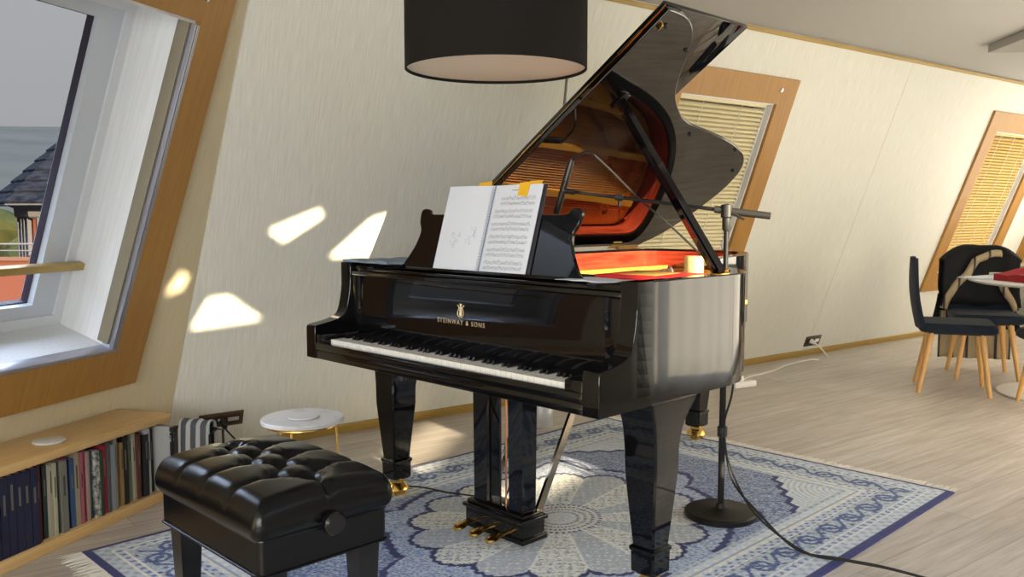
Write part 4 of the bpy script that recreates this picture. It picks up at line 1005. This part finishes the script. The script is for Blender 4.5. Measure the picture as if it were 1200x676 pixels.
B().lathe([(.0, .002), (.40, .002), (.405, .008), (.40, .014), (.20, .022), (.07, .05), (.045, .12), (.038, .40), (.045, .62), (.09, .70), (.16, .725), (0, .725)], n=56).make('pedestal', WHITEPL, t)
def at_table(name, b, mat, loc, rz, label, cat, **k):
    o = b.make(name, mat, mw=Matrix.Translation(loc) @ Matrix.Rotation(rz, 4, 'Z'), **k); return tag(o, label, cat)
at_table('paper_sheets', B().box(-.15, .15, -.11, .11, 0, .004, .001).box(-.13, .16, -.10, .115, .0042, .008, .001), PAPER_SKYLIT, (3.16, 5.78, .751), R(20), 'white papers lying on the near edge of the table', 'paper')
at_table('white_folder', B().box(-.13, .13, -.10, .10, 0, .022, .003), M('folder_white', (.66, .66, .66), .6), (3.42, 5.92, .751), R(-12), 'white folder lying beside the red cloth on the table', 'folder')
o = at_table('red_cloth', draped(-.30, .30, -.16, .16, 0, .055, .035, 20, 14, 11), REDCL, (3.44, 5.52, .751), R(12), 'dark red folded cloth on the white table', 'cloth')
# jacket over the second chair
def jacket():
    t = empty('jacket', (3.42, 6.28, 0), R(-108)); tag(t, 'black jacket with beige checked lining hung over the back of the chair', 'jacket')
    rnd = random.Random(5); ph = [rnd.uniform(0, 6) for _ in range(8)]
    def body(xoff, z_in, z_out, hw, name, mat, thick, jag):
        b = B(); nx, prof = 40, []
        # path: hangs in front of the backrest, over its top, down behind
        for k in range(8): f = k / 7; prof.append((-.205 + xoff - .035 * f, z_in + (.90 - z_in) * f, 0))
        for k in range(1, 6): a = math.pi * k / 6; prof.append((-.275 + (.040 + xoff * .5) * math.cos(a), .905 + .03 * math.sin(a), 1))
        for k in range(12): f = k / 11; prof.append((-.325 - xoff - .02 * math.sin(f * 2.5), .90 - (.90 - z_out) * f, 2))
        g = []
        for j, (x, z, s_) in enumerate(prof):
            row = []
            for i in range(nx + 1):
                u = -1 + 2 * i / nx
                w = hw * (1 - .16 * max(0, (z - .72) / .2)) + .03 * math.sin(j * .4 + ph[0])
                zz = z - .10 * abs(u) ** 3 * (1 if s_ == 1 else .6 if z > .6 else 0) + .012 * math.sin(6 * u + ph[1]) * (1 if s_ != 1 else .4)
                row.append(b.bm.verts.new((x + .05 * u * u + .014 * math.sin(9 * u + ph[2] + z * 3) * (1 if s_ == 2 else .35), w * u, zz)))
            g.append(row)
        for j in range(len(g) - 1):
            for i in range(nx): b.bm.faces.new((g[j][i], g[j][i + 1], g[j + 1][i + 1], g[j + 1][i]))
        o = b.make(name, mat, t, smooth=70); m_ = o.modifiers.new('thickness', 'SOLIDIFY'); m_.thickness = thick; m_.offset = 1
        return o
    body(.012, .50, .30, .285, 'shell', JACKET, .014, .1)
    # lining turned outward along the front edges
    LIN = striped('checked_lining', (.40, .31, .19), (.05, .04, .04), 3.2, 'Y')
    LIN.node_tree.nodes['Color Ramp'].color_ramp.elements[1].position = .93
    for path in (((-.245, .47), (-.215, .56), (-.17, .64), (-.105, .715), (-.06, .79), (-.02, .845), (.05, .875), (.13, .885)), ((.12, .70), (.155, .62), (.20, .55), (.24, .47))):
        pth = spline([(y, z) for y, z in path], 4); lft, rgt = offset_path(pth, .028), offset_path(pth, -.026)
        b = B(); g = []
        for k, (l_, r_) in enumerate(zip(lft, rgt)):
            row = []
            for i in range(7):
                q = i / 6; y, z = l_[0] + (r_[0] - l_[0]) * q, l_[1] + (r_[1] - l_[1]) * q
                row.append(b.bm.verts.new((-.150 + .020 * math.sin(q * math.pi) + .05 * y * y - .035 * max(0, z - .45), y, z + .006 * math.sin(k * .8))))
            g.append(row)
        for j in range(len(g) - 1):
            for i in range(6): b.bm.faces.new((g[j][i], g[j][i + 1], g[j + 1][i + 1], g[j + 1][i]))
        o = b.make('lining', LIN, t, smooth=70); m_ = o.modifiers.new('thickness', 'SOLIDIFY'); m_.thickness = .008
    b = B()
    g = []
    for j in range(12):
        f = j / 11; z = .44 - .36 * f
        g.append([b.bm.verts.new((-.33 - .02 * math.sin(5 * u * 3 + f) , .25 * u, z)) for u in [-1 + i / 14 for i in range(29)]])
    for j in range(11):
        for i in range(28): b.bm.faces.new((g[j][i], g[j][i + 1], g[j + 1][i + 1], g[j + 1][i]))
    o = b.make('tail_lining', LIN, t, smooth=70); m_ = o.modifiers.new('thickness', 'SOLIDIFY'); m_.thickness = .006
jacket()

# ------------------------------------------------------------------ light
w = bpy.data.worlds.new('sky'); S.world = w; w.use_nodes = True
N, L = w.node_tree.nodes, w.node_tree.links
bg = N['Background']; tc = N.new('ShaderNodeTexCoord'); sx = N.new('ShaderNodeSeparateXYZ'); rp_ = N.new('ShaderNodeValToRGB')
e = rp_.color_ramp.elements; e[0].position = .0; e[0].color = (.30, .31, .32, 1); e[1].position = .30; e[1].color = (.36, .37, .38, 1)
for pos, c in ((.42, (1.6, 1.85, 2.2, 1)), (.62, (8.0, 9.6, 12.5, 1)), (1.0, (8.0, 9.8, 13.5, 1))):
    q = e.new(pos); q.color = c
L.new(tc.outputs['Generated'], sx.inputs[0]); L.new(sx.outputs['Z'], rp_.inputs[0]); L.new(rp_.outputs[0], bg.inputs[0]); bg.inputs[1].default_value = 1.
def light(kind, name, energy, col, **k):
    l = bpy.data.lights.new(name, kind); l.energy = energy; l.color = col
    o = bpy.data.objects.new(name, l); COL.objects.link(o)
    for a, v in k.items(): setattr(l, a, v)
    return o
sun = light('SUN', 'sun', 19., (1., .83, .56), angle=R(.55))
sd_ = Vector((-.604, .797, -.212)).normalized(); sun.rotation_euler = sd_.to_track_quat('-Z', 'Y').to_euler()
def fill_light(mw, w, zoff, energy, col, flip):
    x0, x1 = min(p[0] for p in w), max(p[0] for p in w); y0, y1 = min(p[1] for p in w), max(p[1] for p in w)
    o = light('AREA', 'window_fill', energy, col, shape='RECTANGLE', size=x1 - x0, size_y=y1 - y0)
    m = mw @ Matrix.Translation(((x0 + x1) / 2, (y0 + y1) / 2, zoff))
    if flip: m = m @ Matrix.Rotation(math.pi, 4, 'X')
    o.matrix_world = m; return o
# added area lights outside unseen windows stand in for daylight; they shine along their local -z, into the room
fill_light(MR_, LIGHT_HOLES[8], .3, 72, (1., .98, .94), False); fill_light(MR_, LIGHT_HOLES[9], .3, 14, (.97, .99, 1.), False)
fill_light(MREAR, rect(1.6, 4.4, .7, 2.1), .3, 165, (.98, 1., 1.), False)

# ------------------------------------------------------------------ camera
cam = bpy.data.cameras.new('camera'); co_ = bpy.data.objects.new('camera', cam); COL.objects.link(co_)
cam.sensor_width = 36; cam.lens = 36 * 1022 / 1200; cam.clip_end = 3000; cam.clip_start = .02
co_.location = (0, 0, 1.18); co_.rotation_euler = (R(90) - math.atan(88 / 1022), 0, 0)
S.camera = co_
S.view_settings.view_transform = 'Standard'; S.view_settings.look = 'None'; S.view_settings.gamma = 1; S.view_settings.use_curve_mapping = False
S.view_settings.exposure = .2
